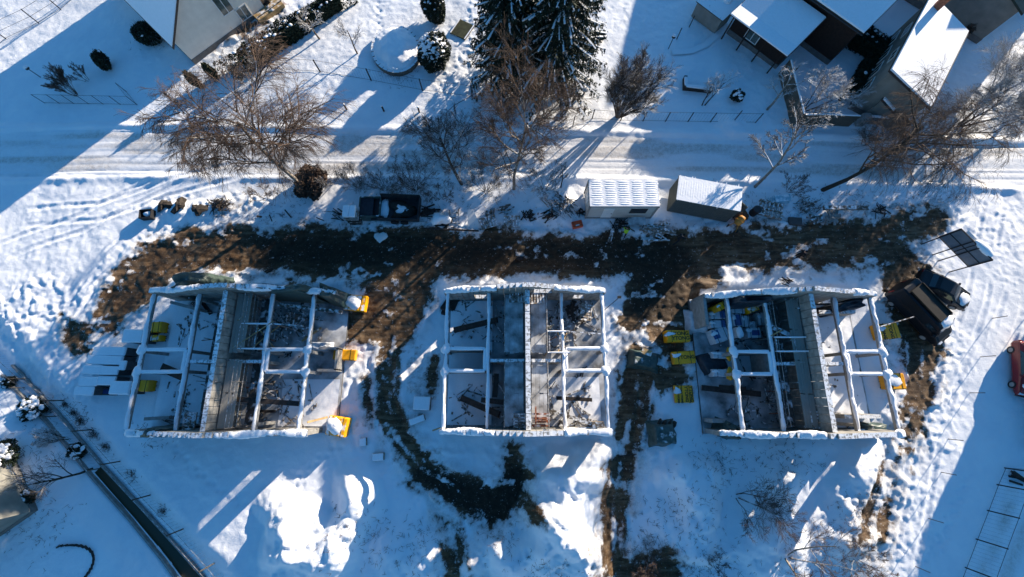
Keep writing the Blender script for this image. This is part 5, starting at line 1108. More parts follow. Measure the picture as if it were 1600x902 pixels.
# dark shed by the brown house
x, y = at(1108, 30); o = thing('log_store', 'dark lean-to with stacked things left of the brown house', 'shed', (x, y, 0), a2)
MB().box((0, 0, .9), (3.2, 2.2, 1.8)).build('body', GREYW, o); MB().box((0, 0, 1.85), (3.5, 2.5, .1), 0, 0, 0, .08).build('roof', mat('mossy_felt', (.05, .055, .045), .9, .3, 4, snow=.2), o)
MB().blob((.6, .9, 2.0), (.4, .4, .2), 3).blob((-.5, 1.2, 2.0), (.5, .3, .15), 4).build('snow_cap', SNOW, o, smooth=True)
# round stone-edged bed
x, y = at(620, 82); o = thing('raised_bed', 'round stone-edged garden bed heaped with snow beside the conifers', 'garden bed', (x, y), .3)
q = MB(); n = 30
for k in range(n):
    a = 2 * pi * k / n; q.box((2.35 * cos(a), 2.85 * sin(a), .25), (.5, .3, .6), a + pi / 2)
q.build('stone_edge', STONE, o)
npn = 44; gx, gy = np.meshgrid(np.linspace(-1, 1, npn), np.linspace(-1, 1, npn)); rr = np.hypot(gx, gy); zz = .55 + .55 * (1 - sst(.3, 1.0, rr)) + .35 * (fbm(gx * 3, gy * 3, 91, 4, .6) - .5) - 1.2 * sst(.93, 1.02, rr)
idn = np.arange(npn * npn).reshape(npn, npn); F = np.stack([idn[:-1, :-1], idn[:-1, 1:], idn[1:, 1:], idn[1:, :-1]], -1).reshape(-1, 4)
npmesh('snow_heap', np.stack([gx * 2.45, gy * 2.95, zz], -1).reshape(-1, 3), F, SNOW, o, smooth=True)
# garden odds
x, y = at(723, 48); o = thing('fire_pit', 'rectangular olive-brown pit cleared of snow left of the spruces', 'pit', (x, y, gz(x, y) + .03), -.5); MB().box((0, 0, .05), (1.6, 2.0, .1)).build('basin', OLIVE, o); MB().box((.86, 0, .1), (.12, 2.1, .2)).box((-.86, 0, .1), (.12, 2.1, .2)).build('kerb', STONE, o)
x, y = at(912, 148); o = thing('bird_bath', 'round white-topped bird bath at the foot of the spruce', 'bird bath', (x, y)); MB().cyl((0, 0, 0), (0, 0, .8), .1, 8).build('stem', STONE, o); MB().cyl((0, 0, .8), (0, 0, .9), .4, 18).build('bowl', STONE, o); MB().blob((0, 0, .92), (.36, .36, .12), 2, flat=True).build('snow_cap', SNOW, o, smooth=True)
for i, (px, py, h, lb) in enumerate([(1045, 75, 1.5, 'dark garden lamp post with snow cap near the curved path'), (62, 120, 1.2, 'small dark lamp with round snow-topped head at the upper left')]):
    x, y = at(px, py); o = thing('garden_lamp', lb, 'lamp', (x, y)); MB().cyl((0, 0, 0), (0, 0, h), .04, 8).build('post', STEELD, o); MB().cyl((0, 0, h), (0, 0, h + .22), .2, 14, .12).build('lamp_head', STEELD, o); MB().blob((0, 0, h + .22), (.2, .2, .1), 1).build('snow_cap', SNOW, o, smooth=True)
for i, (p, lb) in enumerate([((1058, 60), 'lower of two lone dark stakes left of the brown house lean-to'), ((1077, 42), 'upper of two lone dark stakes left of the brown house lean-to')]):
    x, y = at(*p); single(MB().cyl((0, 0, -.1), (0, 0, 1.4), .05, 8), 'stake', DTIMB, lb, 'stake', (x, y))
pth = ribbon([(1050, 82, 5), (1080, 80, 5), (1103, 70, 5), (1122, 52, 6)], .0).build('path', mat('swept_path', (.22, .22, .23), .9, .3, 2, snow=.45, snowscale=.9)); pth.location.z = gz(*at(1085, 80)) + .10; pth['kind'] = 'structure'
# lamp and mast shadows need real masts: temporary power pole with cables by the middle shell
x, y = at(957, 478); o = thing('site_lamp', 'black and white site lamp on a thin slanting pole by the middle shell', 'lamp', (x, y)); a_ = Vector((0, 0, 0)); MB().cyl((-1.0, -.6, 0), (0, .2, 2.3), .03, 6).build('pole', DTIMB, o); MB().box((.05, .25, 2.35), (.28, .2, .18)).build('lamp_head', BLACK, o); MB().box((.05, .13, 2.35), (.2, .03, .12)).build('lens', FRAME, o)
for i, (p, q, lb) in enumerate([((1370, 512), (1428, 495), 'long bare pole sticking out over the van from the right shell')]):
    plank(lb, p, q, 2.6, 2.6, .07, .07, GTIMB, 'pole', 'pole')
# cars' yard clutter lower right
for i, (px, py, L, lb) in enumerate([(1592, 748, 2.4, 'dark pipes lying at the top of the lower right yard')]):
    heap(lb, px, py, 7, .6, L, DTIMB, 71, 'pipe_bundle', 'pipes', ang=-.5, th=.12)
def boxes_small(label, px, py, sx, sy, h, rz, name='wooden_box', m_=PTIMB):
    x, y = at(px, py); o = thing(name, label, 'box', (x, y), rz, 'small snow-topped boxes by the muddy track'); MB().box((0, 0, h / 2), (sx, sy, h)).build('body', m_, o); rbox(MB(), (0, 0, h), (sx * .96, sy * .96, .12), int(px), .05, .01).build('snow_cap', SNOW, o)
boxes_small('snow-topped box with brown stain left of the middle shell', 661, 630, 1.4, 1.1, .45, -.05)
boxes_small('upper small snowy box south-east of the left shell', 569, 690, .55, .6, .3, .1)
boxes_small('lower small snowy box south-east of the left shell', 593, 713, .9, .55, .35, .05)
boxes_small('flat snowy boards box below the stained box', 653, 656, 1.3, .5, .25, .35)
x, y = at(936, 665, 1.0); single(MB().box((0, 0, .5), (1.0, .6, 1.0)), 'pallet_box', PTIMB, 'beige box in the south-east corner of the middle shell', 'box', (x - .1, y, BZ0))
# pond in the lower left garden
x, y = at(105, 885); o = thing('garden_pond', 'small snow-filled round pond with dark curved edge, bottom left', 'pond', (x, y, gz(x, y)))
q = MB(); n = 34
for k in range(n):
    a = 2 * pi * k / n; r1 = 2.0 + .15 * sin(a * 3)
    if -.9 < ((a + pi) % (2 * pi) - pi) < 2.1: q.box((r1 * cos(a), r1 * .8 * sin(a), .03), (.42, .10, .2), a + pi / 2)
q.build('pond_edge', DTIMB, o)

# ------------------------------------------------------------------ people
def person(label, px, py, rz, stride=.35, lean=0, coat=CLOTHD, vest=None, armfwd=.2, hat=None):
    x, y = at(px, py); o = thing('person', label, 'person', (x, y), rz)
    V = []; E_ = []; R = []
    def v(p, r): V.append(p); R.append(r); return len(V) - 1
    def ch(root, pts):
        a = root
        for p, r in pts: b = v(p, r); E_.append((a, b)); a = b
        return a
    f = lean
    hip = v((0, 0, .95), .155); ch(hip, [((f * .3, 0, 1.12), .145), ((f * .7, 0, 1.32), .165), ((f, 0, 1.45), .13), ((f + .01, 0, 1.53), .06), ((f + .03, 0, 1.62), .088), ((f + .03, 0, 1.72), .09)])
    chest = 3
    for s in (1, -1):
        st = stride * s
        ch(hip, [((0, s * .10, .90), .11), ((st * .45 + .03, s * .11, .50), .072), ((st, s * .11, .10), .048), ((st + .14, s * .12, .045), .04)])
        am = -armfwd * s if vest is None else armfwd
        ch(chest, [((f, s * .19, 1.43), .07), ((f + am * .4, s * .26, 1.16), .052), ((f + am + .12, s * .25, .96), .036), ((f + am + .2, s * .25, .90), .03)])
    me = bpy.data.meshes.new('b'); me.from_pydata(V, E_, []); t = bpy.data.objects.new('tmp', me); COL.objects.link(t)
    md_ = t.modifiers.new('s', 'SKIN'); sk = me.skin_vertices[0].data
    for i, r in enumerate(R): sk[i].radius = (r, r * (1.0 if i > 0 else .8)); 
    sk[0].use_root = True; t.modifiers.new('u', 'SUBSURF').levels = 2
    dg = bpy.context.evaluated_depsgraph_get(); m2 = bpy.data.meshes.new_from_object(t.evaluated_get(dg)); bpy.data.objects.remove(t)
    m2.materials.clear()
    for mm in (coat, SKIN, BLACK): m2.materials.append(mm)
    for p in m2.polygons:
        c = p.center; p.use_smooth = True
        p.material_index = 1 if c.z > 1.52 or (abs(c.y) > .2 and c.z < .97 and c.z > .8 and c.x > f) else (2 if c.z < .12 else 0)
    bd_ = newobj('body', m2, o); KIDS.setdefault(o.name, []).append(bd_)
    hb = MB().blob((f + .01, 0, 1.74), (.115, .105, .10), 2, 12, 8, .04); hb.build('hat' if hat else 'hair', hat or HAIR, o, smooth=True)
    MB().blob((f + .13, 0, 1.66), (.02, .015, .025), 1, 6, 4, .02).build('nose', SKIN, o)
    fing = MB()
    for s in (1, -1):
        am = -armfwd * s if vest is None else armfwd
        for k in range(4): fing.cyl((f + am + .2, s * .25 + (k - 1.5) * .02, .88), (f + am + .25, s * .25 + (k - 1.5) * .022, .82 + .004 * k), .009, 5)
        fing.cyl((f + am + .19, s * .21, .90), (f + am + .24, s * .19, .87), .011, 5)
    fing.build('fingers', SKIN, o)
    if vest:
        q = MB(); 
        for j, (z, rx, ry) in enumerate(((1.0, .18, .20), (1.2, .17, .20), (1.38, .17, .225), (1.47, .12, .16))):
            pass
        ring = [[(f * (z - .95) / .5 + rx * cos(2 * pi * i / 16), ry * sin(2 * pi * i / 16), z) for i in range(16)] for (z, rx, ry) in ((1.0, .185, .195), (1.2, .18, .20), (1.38, .19, .235), (1.48, .13, .17))]
        q.add(sum(ring, []), [(j * 16 + i, j * 16 + (i + 1) % 16, (j + 1) * 16 + (i + 1) % 16, (j + 1) * 16 + i) for j in range(3) for i in range(16)]); q.build('vest', vest, o, smooth=True)
        for s in (1, -1): MB().cyl((f, s * .19, 1.43), (f + armfwd * .4, s * .27, 1.16), .085, 8, .065).build('sleeve', vest, o)
    return o
person('person in dark clothes with hi-vis green sleeves in front of the white container', 974, 368, radians(75), .3, .12, CLOTHD, HIVIS, .35)
person('person in black striding on the mud below the grey container', 1056, 378, radians(30), .4, .15, CLOTHD, None, .3)
person('person in black standing alone on the brown road, long shadow towards the right shell', 1242, 402, radians(200), .15, .05, CLOTHD, None, .15, CLOTHD)

# ------------------------------------------------------------------ trees and shrubs
def grow(rnd, p, d, L, r, lev, maxlev, segs, kids, spread, droop, wob, taper=.62, lenf=.68, upb=.0):
    n = 4 if lev < 2 else 3; pts = [Vector(p)]; dd = Vector(d).normalized(); rr = r
    for i in range(n):
        dd = (dd + Vector((rnd.gauss(0, wob), rnd.gauss(0, wob), rnd.gauss(0, wob * .6))) + Vector((0, 0, upb if lev < maxlev - 1 else -droop))).normalized()
        q = pts[-1] + dd * (L / n); r1 = max(.0045, rr * (taper ** (1 / n if lev < maxlev else 2 / n)))
        if q.z < .05: q.z = .05
        segs.append((tuple(pts[-1]), tuple(q), rr, r1, lev)); pts.append(q); rr = r1
    if lev < maxlev:
        nk = kids[lev]
        for k in range(nk):
            t = (.25 if lev else .35) + (.75 if lev else .65) * (k + rnd.random()) / nk; i = min(n - 1, int(t * n)); b = pts[i].lerp(pts[i + 1], t * n - i)
            ax = dd.orthogonal().normalized(); ax.rotate(Matrix.Rotation(rnd.uniform(0, 6.28), 3, dd)); nd = (dd * cos(spread[lev]) + ax * sin(spread[lev])).normalized()
            grow(rnd, b, nd, L * lenf * rnd.uniform(.65, 1.1) * (1.15 - .4 * t), rr * .72 + r * .12 * (1 - t), lev + 1, maxlev, segs, kids, spread, droop, wob, taper, lenf, upb)
def tree(label, px, py, h, lean, seed, kids=(7, 6, 6, 5), spread=(.75, .7, .6, .6), droop=.0, r=.16, barkm=BARK, twigm=TWIGG, stems=1, lenf=.6, group='bare trees', name='bare_tree', wob=.12, cat='tree', fan=.5, upb=.05, twr=1.7, stemL=None, maxlev=None):
    kids = tuple(kids[:-2]) + (kids[-2] + 2, kids[-1] + 4)
    rnd = random.Random(seed); x, y = at(px, py); z = gz(x, y) - .1; o = thing(name, label, cat, (x, y, z), 0, group); segs = []
    for s in range(stems):
        a = 2 * pi * s / stems + rnd.uniform(-.4, .4); f = fan if stems > 1 else 0; d = Vector((lean[0] + cos(a) * f * rnd.uniform(.5, 1.2), lean[1] + sin(a) * f * rnd.uniform(.5, 1.2), 1)).normalized()
        grow(rnd, (cos(a) * .12 * (stems > 1), sin(a) * .12 * (stems > 1), 0), d, (stemL or h * .82) * rnd.uniform(.8, 1.1), r * (1 if stems == 1 else .55), 0, maxlev or len(kids), segs, kids, spread, droop, wob, .45, lenf, upb)
    big = [s[:4] for s in segs if s[4] <= 1]; mid = [(s[0], s[1], s[2] * twr, s[3] * twr) for s in segs if s[4] > 1]
    V, F = tubes(big, 6); npmesh('trunk', V, F, barkm, o, smooth=True); V, F = tubes(mid, 3); npmesh('crown', V, F, twigm, o)
    return o
tree('wide bare birch with reddish drooping twigs above the left shell', 484, 300, 11.5, (-.30, .36), 11, (10, 8, 8, 7), (.95, .75, .6, .5), .22, .22, BIRCH, TWIG, lenf=.70, twr=2.0, upb=.03)
tree('bare tree with brown twigs standing left of the pale birch', 722, 290, 9.5, (-.12, .20), 23, (10, 7, 7, 6), (.7, .65, .6, .6), .0, .17, BARK, TWIGG, lenf=.60, twr=1.8)
tree('pale-barked slender birch in front of the spruces', 803, 296, 11.5, (-.03, .08), 31, (10, 7, 7, 6), (.7, .65, .6, .5), .03, .17, BIRCH, TWIG, lenf=.62, upb=.08, twr=1.8)
tree('broad many-stemmed bare bush right of the spruces', 965, 182, 6.2, (.10, .10), 41, (8, 6, 6), (.45, .5, .6), .0, .15, BARK, TWIGG, stems=22, fan=.62, lenf=.50, wob=.08, name='bare_bush', cat='bush')
tree('thin sapling leaning right, left of the white container', 876, 294, 4.0, (.1, .25), 43, (6, 4, 4), (.6, .6, .6), 0, .07, BARK, TWIGG, lenf=.4)
tree('leaning bare tree rooted at the right end of the grey container', 1180, 292, 9.0, (.30, .25), 47, (9, 6, 6, 5), (.8, .7, .6, .6), .05, .15, BIRCH, TWIGG, lenf=.5)
tree('tall dark leaning tree whose twigs veil the street at the right', 1285, 297, 10.0, (.55, .20), 53, (10, 7, 6, 6), (1.05, .85, .7, .5), .26, .22, TRUNKD, TWIG, lenf=.70, twr=1.6)
tree('spreading frosted fruit tree near the right edge above the street', 1498, 198, 6.0, (.45, .25), 59, (8, 7, 7, 6), (.9, .75, .7, .6), .03, .22, TRUNKD, TWIGF, lenf=.72, fan=.6, stems=3)
tree('second snowy bare tree cut by the right edge', 1590, 170, 5.5, (.1, .2), 60, (7, 6, 6, 4), (.9, .75, .7, .6), .0, .2, TRUNKD, TWIGF, lenf=.7)
tree('small frosted fruit tree in front of the dark bench', 1099, 165, 3.6, (.18, .3), 61, (6, 5, 5), (.8, .7, .7), 0, .12, TRUNKD, TWIGF, lenf=.6, stems=2)
tree('snow-laden white-limbed tree left of the board fence', 1198, 172, 4.8, (.15, .3), 67, (6, 5, 3), (.9, .8, .7), 0, .12, BIRCH, TWIGF, lenf=.6)
tree('dense frosted bush inside the corner of the board fences', 1258, 172, 4.4, (.3, .2), 71, (7, 6, 6), (.6, .6, .7), 0, .10, BARK, TWIGF, stems=5, fan=.4, lenf=.55, name='frosted_bush', cat='bush', twr=1.5)
tree('small bare fruit tree nearest the hedge', 500, 62, 3.4, (-.2, .3), 73, (6, 5, 4), (.9, .8, .7), 0, .10, BARK, TWIGF, lenf=.65)
tree('small bare fruit tree left of the round bed', 559, 85, 3.4, (-.15, .3), 79, (6, 5, 4), (.95, .8, .7), 0, .09, BARK, TWIGG, lenf=.7)
tree('white-limbed bare tree fanning out at the bottom right', 1222, 868, 5.6, (.15, -.05), 83, (5, 5, 5), (.7, .7, .6), .02, .13, BIRCH, TWIG, stems=4, fan=.8, lenf=.55)
tree('thin reddish shrub on the slope left of the white-limbed tree', 1150, 775, 3.8, (.35, -.2), 89, (6, 5, 6), (.7, .7, .6), .05, .07, BARK, TWIG, stems=5, fan=.7, lenf=.6, name='bare_shrub', cat='shrub')
tree('bare brown shrub at the bottom right beyond the muddy wheel tracks', 1330, 870, 2.2, (0, 0), 90, (5, 5, 4), (.7, .7, .6), .0, .05, BARK, TWIG, stems=6, fan=.9, lenf=.6, name='bare_shrub', cat='shrub')
tree('spreading grey garden tree beside the covered brook', 128, 735, 4.0, (-.45, -.2), 97, (7, 6, 5), (.8, .7, .7), .0, .11, TRUNKD, TWIGG, lenf=.65)
tree('frosted low shrub with snow clumps by the brook, left side', 88, 688, 2.2, (-.9, .0), 98, (7, 6, 4), (.6, .7, .7), .0, .09, TRUNKD, TWIGF, stems=3, fan=.4, lenf=.55, name='frosted_shrub', cat='shrub')
tree('brownish fan-shaped shrub inside the upper left enclosure', 118, 148, 2.6, (-.35, .35), 101, (6, 6, 5), (.4, .4, .5), .0, .05, BARK, TWIG, stems=12, fan=.55, lenf=.5, name='bare_shrub', cat='shrub', wob=.06)
tree('little dry shrub right of the fan-shaped one', 135, 125, 1.6, (-.2, .2), 103, (5, 5, 4), (.4, .4, .5), .0, .04, BARK, TWIG, stems=6, fan=.5, lenf=.5, name='bare_shrub', cat='shrub')
for i, (px, py, h, st, lb) in enumerate([(560, 290, 2.6, 13, 'tangled roadside undergrowth above the block tower'), (650, 296, 3.8, 15, 'bare multi-stemmed bush left of the brown-twigged tree'), (760, 300, 3.2, 13, 'scrub between the two tall street trees'),
        (690, 312, 2.2, 6, 'low scrub at the foot of the brown-twigged tree'), (850, 300, 3.0, 11, 'scrub on the sunlit verge right of the slender birch'), (1232, 298, 2.2, 7, 'brown scrub between the two leaning trees'), (600, 296, 2.2, 12, 'undergrowth above the dump trailer'), (415, 310, 2.0, 7, 'reddish low scrub left of the wide birch foot'),
        (520, 285, 2.2, 7, 'grey scrub right of the wide birch foot'), (1400, 240, 3.2, 14, 'brown thicket above the street below the grey house'), (1350, 225, 2.6, 8, 'brown thicket left of the other one below the grey house'), (1455, 215, 3.4, 14, 'dense brown thicket right of the grey house wall'), (1115, 880, 1.4, 5, 'small dead weeds at the bottom, right of the muddy track'), (1010, 892, 1.8, 14, 'dry weeds around the bottom end of the muddy track'), (400, 128, 2.8, 8, 'brown scrub at the lower end of the hedge')]):
    tree(lb, px, py, h, (0, .15), 200 + i, (5, 5, 5), (.6, .6, .6), .0, .05, BARK, TWIG if i % 2 else TWIGG, stems=st, fan=.8, lenf=.55, name='bare_shrub', cat='shrub', group='bare roadside shrubs', twr=1.15)

def leafcloud(n, shape, seed, size=.12):
    """n small leaf faces inside a shape sampler -> V,F"""
    rnd = np.random.RandomState(seed); P = shape(rnd, n); A = rnd.normal(size=(n, 3)); A /= np.linalg.norm(A, axis=1, keepdims=True); B = np.cross(A, rnd.normal(size=(n, 3))); B /= np.linalg.norm(B, axis=1, keepdims=True)
    s = size * rnd.uniform(.5, 1.4, (n, 1)); V = np.stack([P - A * s, P + B * s * .45, P + A * s, P - B * s * .45], 1).reshape(-1, 3); F = np.arange(n * 4).reshape(-1, 4); return V, F
def evergreen(label, px, py, rx, ry, h, seed, n=5200, m_=NEEDLE, snow=40, size=.13, rz=0, name='evergreen_shrub', cat='shrub', box=False, group=None, z=None, ss=.16, cone=0):
    x, y = at(px, py); o = thing(name, label, cat, (x, y), rz, group)
    def shp(r, k):
        u = r.normal(size=(k, 3)); u /= np.linalg.norm(u, axis=1, keepdims=True); q = r.uniform(.55, 1.0, (k, 1)) ** .5; u = u * q
        if box:
            a = r.uniform(-1, 1, (k, 3)); ax = r.randint(0, 2, k); a[ax == 0, 1] = np.sign(a[ax == 0, 1]) * r.uniform(.75, 1, (ax == 0).sum()); a[ax == 1, 2] = r.uniform(.6, 1, (ax == 1).sum()); u = a
        k1 = 1 + .30 * (fbm(u[:, 0] * 2.2 + seed, u[:, 1] * 2.2, seed, 3) - .5)[:, None] * 3.0
        P = u * k1 * np.array([[rx, ry, h / 2]]) + np.array([[0, 0, h / 2]])
        if cone: f = 1 - cone * np.clip(P[:, 2:3] / h, 0, 1); P[:, :2] *= f
        P[:, 2] = np.maximum(P[:, 2], .02); return P
    V, F = leafcloud(n, shp, seed, size); npmesh('foliage', V, F, m_, o)
    r_ = random.Random(seed + 3); tw = []
    for k in range(int(60 + 60 * rx * ry)):
        a_ = r_.uniform(0, 6.28); e_ = r_.uniform(-.1, 1.3); d_ = Vector((cos(a_) * cos(e_) * rx, sin(a_) * cos(e_) * ry, sin(e_) * h * .5)); c_ = Vector((0, 0, h * .45)); q_ = 1 + r_.uniform(.05, .38); tw.append((tuple(c_ + d_ * .5), tuple(c_ + d_ * q_), .012, .006))
    if not box: V, F = tubes(tw, 3); npmesh('twigs', V, F, TWIGG if m_ is NEEDLE else m_, o)
    core = MB().blob((0, 0, h * .42), (rx * .72, ry * .72, h * .42), seed, 12, 8, .2) if not box else MB().box((0, 0, h * .42), (rx * 1.7, ry * 1.5, h * .75)); core.build('stem', m_, o)
    if snow:
        r = random.Random(seed + 7); s = MB()
        for k in range(snow):
            if box: a, b = r.uniform(-1, 1), r.uniform(-1, 1); zz = h * r.uniform(.86, 1.04)
            else:
                th = r.uniform(0, 6.28); q = math.sqrt(r.random()) * .95; a, b = q * cos(th), q * sin(th); zz = h / 2 + h / 2 * math.sqrt(max(0, 1 - q * q)) * 1.0
                if cone: f = 1 - cone * zz / h; a *= f; b *= f
            s.blob((a * rx, b * ry, zz), (ss * r.uniform(.6, 1.8), ss * r.uniform(.5, 1.4), ss * r.uniform(.3, .6)), seed * 50 + k, 7, 5, .3)
        s.build('snow_clumps', SNOW, o, smooth=True)
    return o
evergreen('dark conifer shrub with snow tufts beside the round bed', 682, 98, 1.5, 1.8, 3.0, 3, 14000, snow=220, ss=.13)
evergreen('dark conifer shrub at the top edge above the other conifer', 682, 30, 1.2, 1.5, 3.4, 4, 11000, snow=60, ss=.10)
evergreen('dark round bush without snow at the foot of the wide birch', 488, 290, 1.5, 1.6, 1.6, 5, 9000, TWIG, 0, .16, name='dense_bush', cat='bush')
evergreen('small yew behind the frosted fruit tree bench', 1147, 156, .6, .6, 1.0, 6, 1800, snow=10)
evergreen('small dark fir tree in the shaded upper left garden', 170, 104, .5, .9, 1.8, 7, 2600, snow=4, rz=.5)
evergreen('round snow-tufted juniper by the brook fence', 45, 638, 1.1, .9, 1.2, 8, 3600, snow=36, ss=.2)
evergreen('snowy shrub at the left edge above the metal roof', 15, 712, 1.3, 1.3, 1.5, 9, 4200, snow=46, ss=.22)
evergreen('small dark shrub beside the spreading grey garden tree', 112, 706, .7, .6, .9, 10, 1800, snow=12, ss=.16)
evergreen('small round snowy shrub right of the metal roof', 47, 776, .65, .65, .7, 11, 1400, snow=16, ss=.14)
evergreen('tiny dark shrub at the left edge by the brook', 4, 597, .5, .5, .6, 12, 900, snow=6, ss=.12)
evergreen('dark shrub in shade between lean-to and spruces', 936, 60, .6, .6, .8, 13, 1200, snow=8)
evergreen('bare-looking dark shrub behind the grey house', 1510, 45, 1.2, 1.2, 1.6, 14, 1500, TWIG, 6, .2)
evergreen('olive conifer tip poking through left of the wide birch', 312, 136, .7, .5, 2.2, 15, 1500, OLIVE, 0, name='young_pine', cat='tree', group='young pines by the driveway', cone=.5)
evergreen('second olive conifer tip nearer the cream house', 338, 122, .6, .5, 2.0, 16, 1200, OLIVE, 0, name='young_pine', cat='tree', group='young pines by the driveway', cone=.5)
def hedge(label, pts, wd, h, seed, snow, dens=900, m_=NEEDLE):
    W_ = [at(*p) for p in pts]
    a, b = W_[0], W_[-1]; L = hypot(b[0] - a[0], b[1] - a[1]); mx = ((pts[0][0] + pts[-1][0]) / 2, (pts[0][1] + pts[-1][1]) / 2)
    x, y = (a[0] + b[0]) / 2, (a[1] + b[1]) / 2; u = (x, y)
    o = evergreen(label, 0, 0, L / 2, wd / 2, h, seed, int(dens * L), m_, snow, .13, atan2(b[1] - a[1], b[0] - a[0]), 'hedge', 'hedge', True, ss=.15); o.location = (x, y, gz(x, y)); return o
evergreen('dark bush shape added for the shadow area under the cream house eaves', 240, 62, 1.1, 1.7, 1.5, 31, 4500, NEEDLE, 3, rz=.8)  # dark foliage standing in for the eave's shadow area
hedge('long dark clipped hedge beside the cream house garden', [(372, 116), (545, 2)], 1.5, 1.6, 21, 60)
hedge('dark hedge running behind the grey house courtyard', [(1310, 52), (1375, 95)], 2.2, 1.7, 22, 30)
hedge('ivy-dark hedge at the left wall of the grey house', [(1322, 160), (1365, 85)], 1.3, 1.3, 23, 3)
for i, (px, py, sx, sy, h, lb) in enumerate([(1318, 35, 1.2, .8, .9, 'snow-topped garden box at the top right beside the hedge'), (1290, 50, .9, .7, 1.0, 'small dark shed box at the brown house corner')]):
    x, y = at(px, py); o = thing('garden_box', lb, 'box', (x, y), -.6); MB().box((0, 0, h / 2), (sx, sy, h)).build('body', GREYW, o); rbox(MB(), (0, 0, h), (sx + .06, sy + .06, .18), i, .08).build('snow_cap', SNOW, o)

def spruce(label, px, py, h, R, seed, top=1.0):
    rnd = random.Random(seed); x, y = at(px, py); o = thing('spruce', label, 'spruce', (x, y), 0, 'tall snow-laden spruces')
    V, F = tubes([((0, 0, -.2), (0, 0, h * .5), .28, .16), ((0, 0, h * .5), (0, 0, h), .16, .02)], 8); npmesh('trunk', V, F, TRUNKD, o)
    bs = []; P = []; D = []; SN = MB()
    z = 1.2
    while z < h - .3:
        f = 1 - (z / h); Lb = R * (f ** .75) * .98 + .15; nb = 7 if f > .3 else 5; off = rnd.uniform(0, 6)
        for k in range(nb):
            a = off + 2 * pi * k / nb + rnd.uniform(-.25, .25); L = Lb * rnd.uniform(.75, 1.12); n = 7; p = Vector((0, 0, z + rnd.uniform(-.15, .15))); bsn = rnd.random() < .7; d = Vector((cos(a), sin(a), .10)); sl = []
            for i in range(n):
                t = i / n; d2 = Vector((cos(a + .1 * sin(t * 5 + k)), sin(a + .1 * sin(t * 5 + k)), .12 - .75 * t + (.45 * t * t))).normalized(); q = p + d2 * (L / n)
                bs.append((tuple(p), tuple(q), .035 * (1 - t) + .008, .03 * (1 - t) + .006)); side = Vector((-sin(a), cos(a), 0))
                # hanging side sprays
                wdt = .80 * (1 - abs(t - .45) * .9) * min(1, L / 2.5)
                for m in range(8):
                    s = -1 if m % 2 else 1; b = p.lerp(q, rnd.random()); ll = wdt * rnd.uniform(.35, 1.0)
                    e = b + side * s * ll * .8 + d2 * ll * .5 + Vector((0, 0, -ll * rnd.uniform(.35, .9)))
                    P.append(b); D.append(e)
                if t > .25 and bsn and rnd.random() < .88: sl.append((p, q))
                p = q
            for (p_, q_) in sl: SN.bar((p_[0], p_[1], p_[2] + .04), (q_[0], q_[1], q_[2] + .04), rnd.uniform(.07, .18), rnd.uniform(.04, .08)); 
        z += rnd.uniform(.30, .46) * (1.0 if f > .3 else .8)
    V, F = tubes(bs, 4); npmesh('branches', V, F, TRUNKD, o)
    Pn = np.array([tuple(p) for p in P]); Dn = np.array([tuple(p) for p in D]); rs = np.random.RandomState(seed); up = rs.normal(size=Pn.shape); ax = Dn - Pn; sd = np.cross(ax, up); sd /= np.maximum(np.linalg.norm(sd, axis=1, keepdims=True), 1e-6)
    # every spray: a spine of little needled twigs
    quads = []
    for t0, t1, wq in ((0, .45, .085), (.3, .8, .075), (.65, 1.05, .045)):
        a = Pn + ax * t0; b = Pn + ax * t1; j = rs.normal(size=Pn.shape) * .05; quads.append(np.stack([a, (a + b) / 2 + sd * wq + j, b + j, (a + b) / 2 - sd * wq + j], 1))
    for q in range(5):
        t = rs.uniform(.1, .95, (len(Pn), 1)); a = Pn + ax * t; ln = .16 * rs.uniform(.6, 1.5, (len(Pn), 1)); dr = sd * rs.choice([-1, 1], (len(Pn), 1)) + ax * .9 + rs.normal(size=Pn.shape) * .25; dr /= np.linalg.norm(dr, axis=1, keepdims=True); pr = np.cross(dr, up); pr /= np.maximum(np.linalg.norm(pr, axis=1, keepdims=True), 1e-6)
        quads.append(np.stack([a, a + dr * ln * .5 + pr * .03, a + dr * ln, a + dr * ln * .5 - pr * .03], 1))
    Q = np.concatenate(quads, 0); npmesh('foliage', Q.reshape(-1, 3), np.arange(len(Q) * 4).reshape(-1, 4), NEEDLE, o)
    # snow dusted on the sprays
    sel = rs.rand(len(Pn)) < .10; a = Pn[sel] + [0, 0, .03]; b = Pn[sel] + ax[sel] * .6 + [0, 0, .04]; s2 = sd[sel]; s2[:, 2] *= .2; Qs = np.stack([a, (a + b) / 2 + s2 * .07, b, (a + b) / 2 - s2 * .07], 1)
    npmesh('snow_dusting', Qs.reshape(-1, 3), np.arange(len(Qs) * 4).reshape(-1, 4), SNOW, o); SN.build('snow_load', SNOW, o)
    return o
spruce('tall snow-laden spruce, the left of the pair behind the slender birch', 796, 125, 17, 4.6, 5)
spruce('tall snow-laden spruce, the right of the pair beside the broad bush', 862, 132, 20, 5.4, 6)

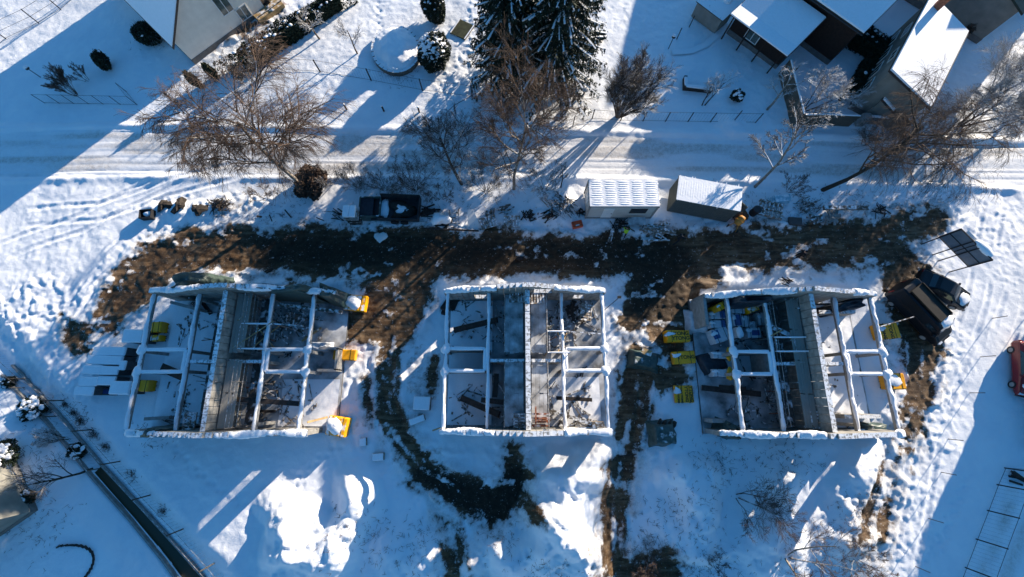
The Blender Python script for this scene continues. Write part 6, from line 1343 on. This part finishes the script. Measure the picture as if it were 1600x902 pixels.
# ------------------------------------------------------------------ brook kerbs
for lb, off in (('long low concrete edge on the site side of the brook', 1.0), ('long low concrete edge on the garden side of the brook', -1.0)):
    P_ = pl(BROOK[1:7]); m = MB(); pp = []
    for i, p in enumerate(P_):
        a = P_[max(0, i - 1)]; b = P_[min(len(P_) - 1, i + 1)]; d = Vector((b[0] - a[0], b[1] - a[1])).normalized(); pp.append((p[0] - d.y * off * (p[2] + .12), p[1] + d.x * off * (p[2] + .12)))
    for a, b in zip(pp[:-1], pp[1:]): m.bar((a[0], a[1], gz(*a) + .02), (b[0], b[1], gz(*b) + .02), .16, .5)
    o = m.build('brook_kerb', CONC); setorigin(o, (pp[0][0], pp[0][1], 0)); tag(o, lb, 'kerb')
# ------------------------------------------------------------------ dry weeds poking through the snow
wr = random.Random(8); q = []
for (pts, n) in (([(560, 830, 60), (650, 850, 60)], 260), ([(1060, 790, 60), (1120, 720, 50), (1220, 720, 60)], 420), ([(1000, 860, 60), (1100, 880, 60)], 380), ([(1260, 850, 60), (1330, 800, 40)], 260), ([(850, 880, 40), (780, 840, 40)], 160), ([(40, 700, 60), (60, 820, 60)], 160), ([(240, 680, 40), (120, 650, 30)], 120), ([(700, 330, 120), (1180, 340, 120)], 500), ([(420, 330, 80)], 160), ([(1350, 310, 80), (1450, 300, 50)], 320), ([(720, 160, 60), (620, 120, 40)], 80), ([(330, 120, 40), (250, 60, 40)], 160), ([(95, 632, 8), (108, 645, 8), (120, 658, 8), (140, 680, 10), (160, 700, 8)], 260), ([(200, 745, 12), (250, 800, 12), (60, 640, 10)], 120)):
    for k in range(n):
        a = wr.choice(pts); px = wr.gauss(a[0], a[2] * .5); py = wr.gauss(a[1], a[2] * (.22 if a[1] < 400 else .4)); x, y = at(px, py); z = gz(x, y) - .02
        for m in range(wr.randint(1, 3)):
            l = wr.uniform(.08, .35); th = wr.uniform(0, 6.28); q.append(((x + wr.uniform(-.1, .1), y + wr.uniform(-.1, .1), z), (x + cos(th) * l, y + sin(th) * l, z + l * .8), .014, .005))
V, F = tubes(q, 3); o = npmesh('dry_weeds', V, F, TWIG); tag(o, 'dry brown weeds poking through the snow all over the site', 'weeds', None, 'stuff')
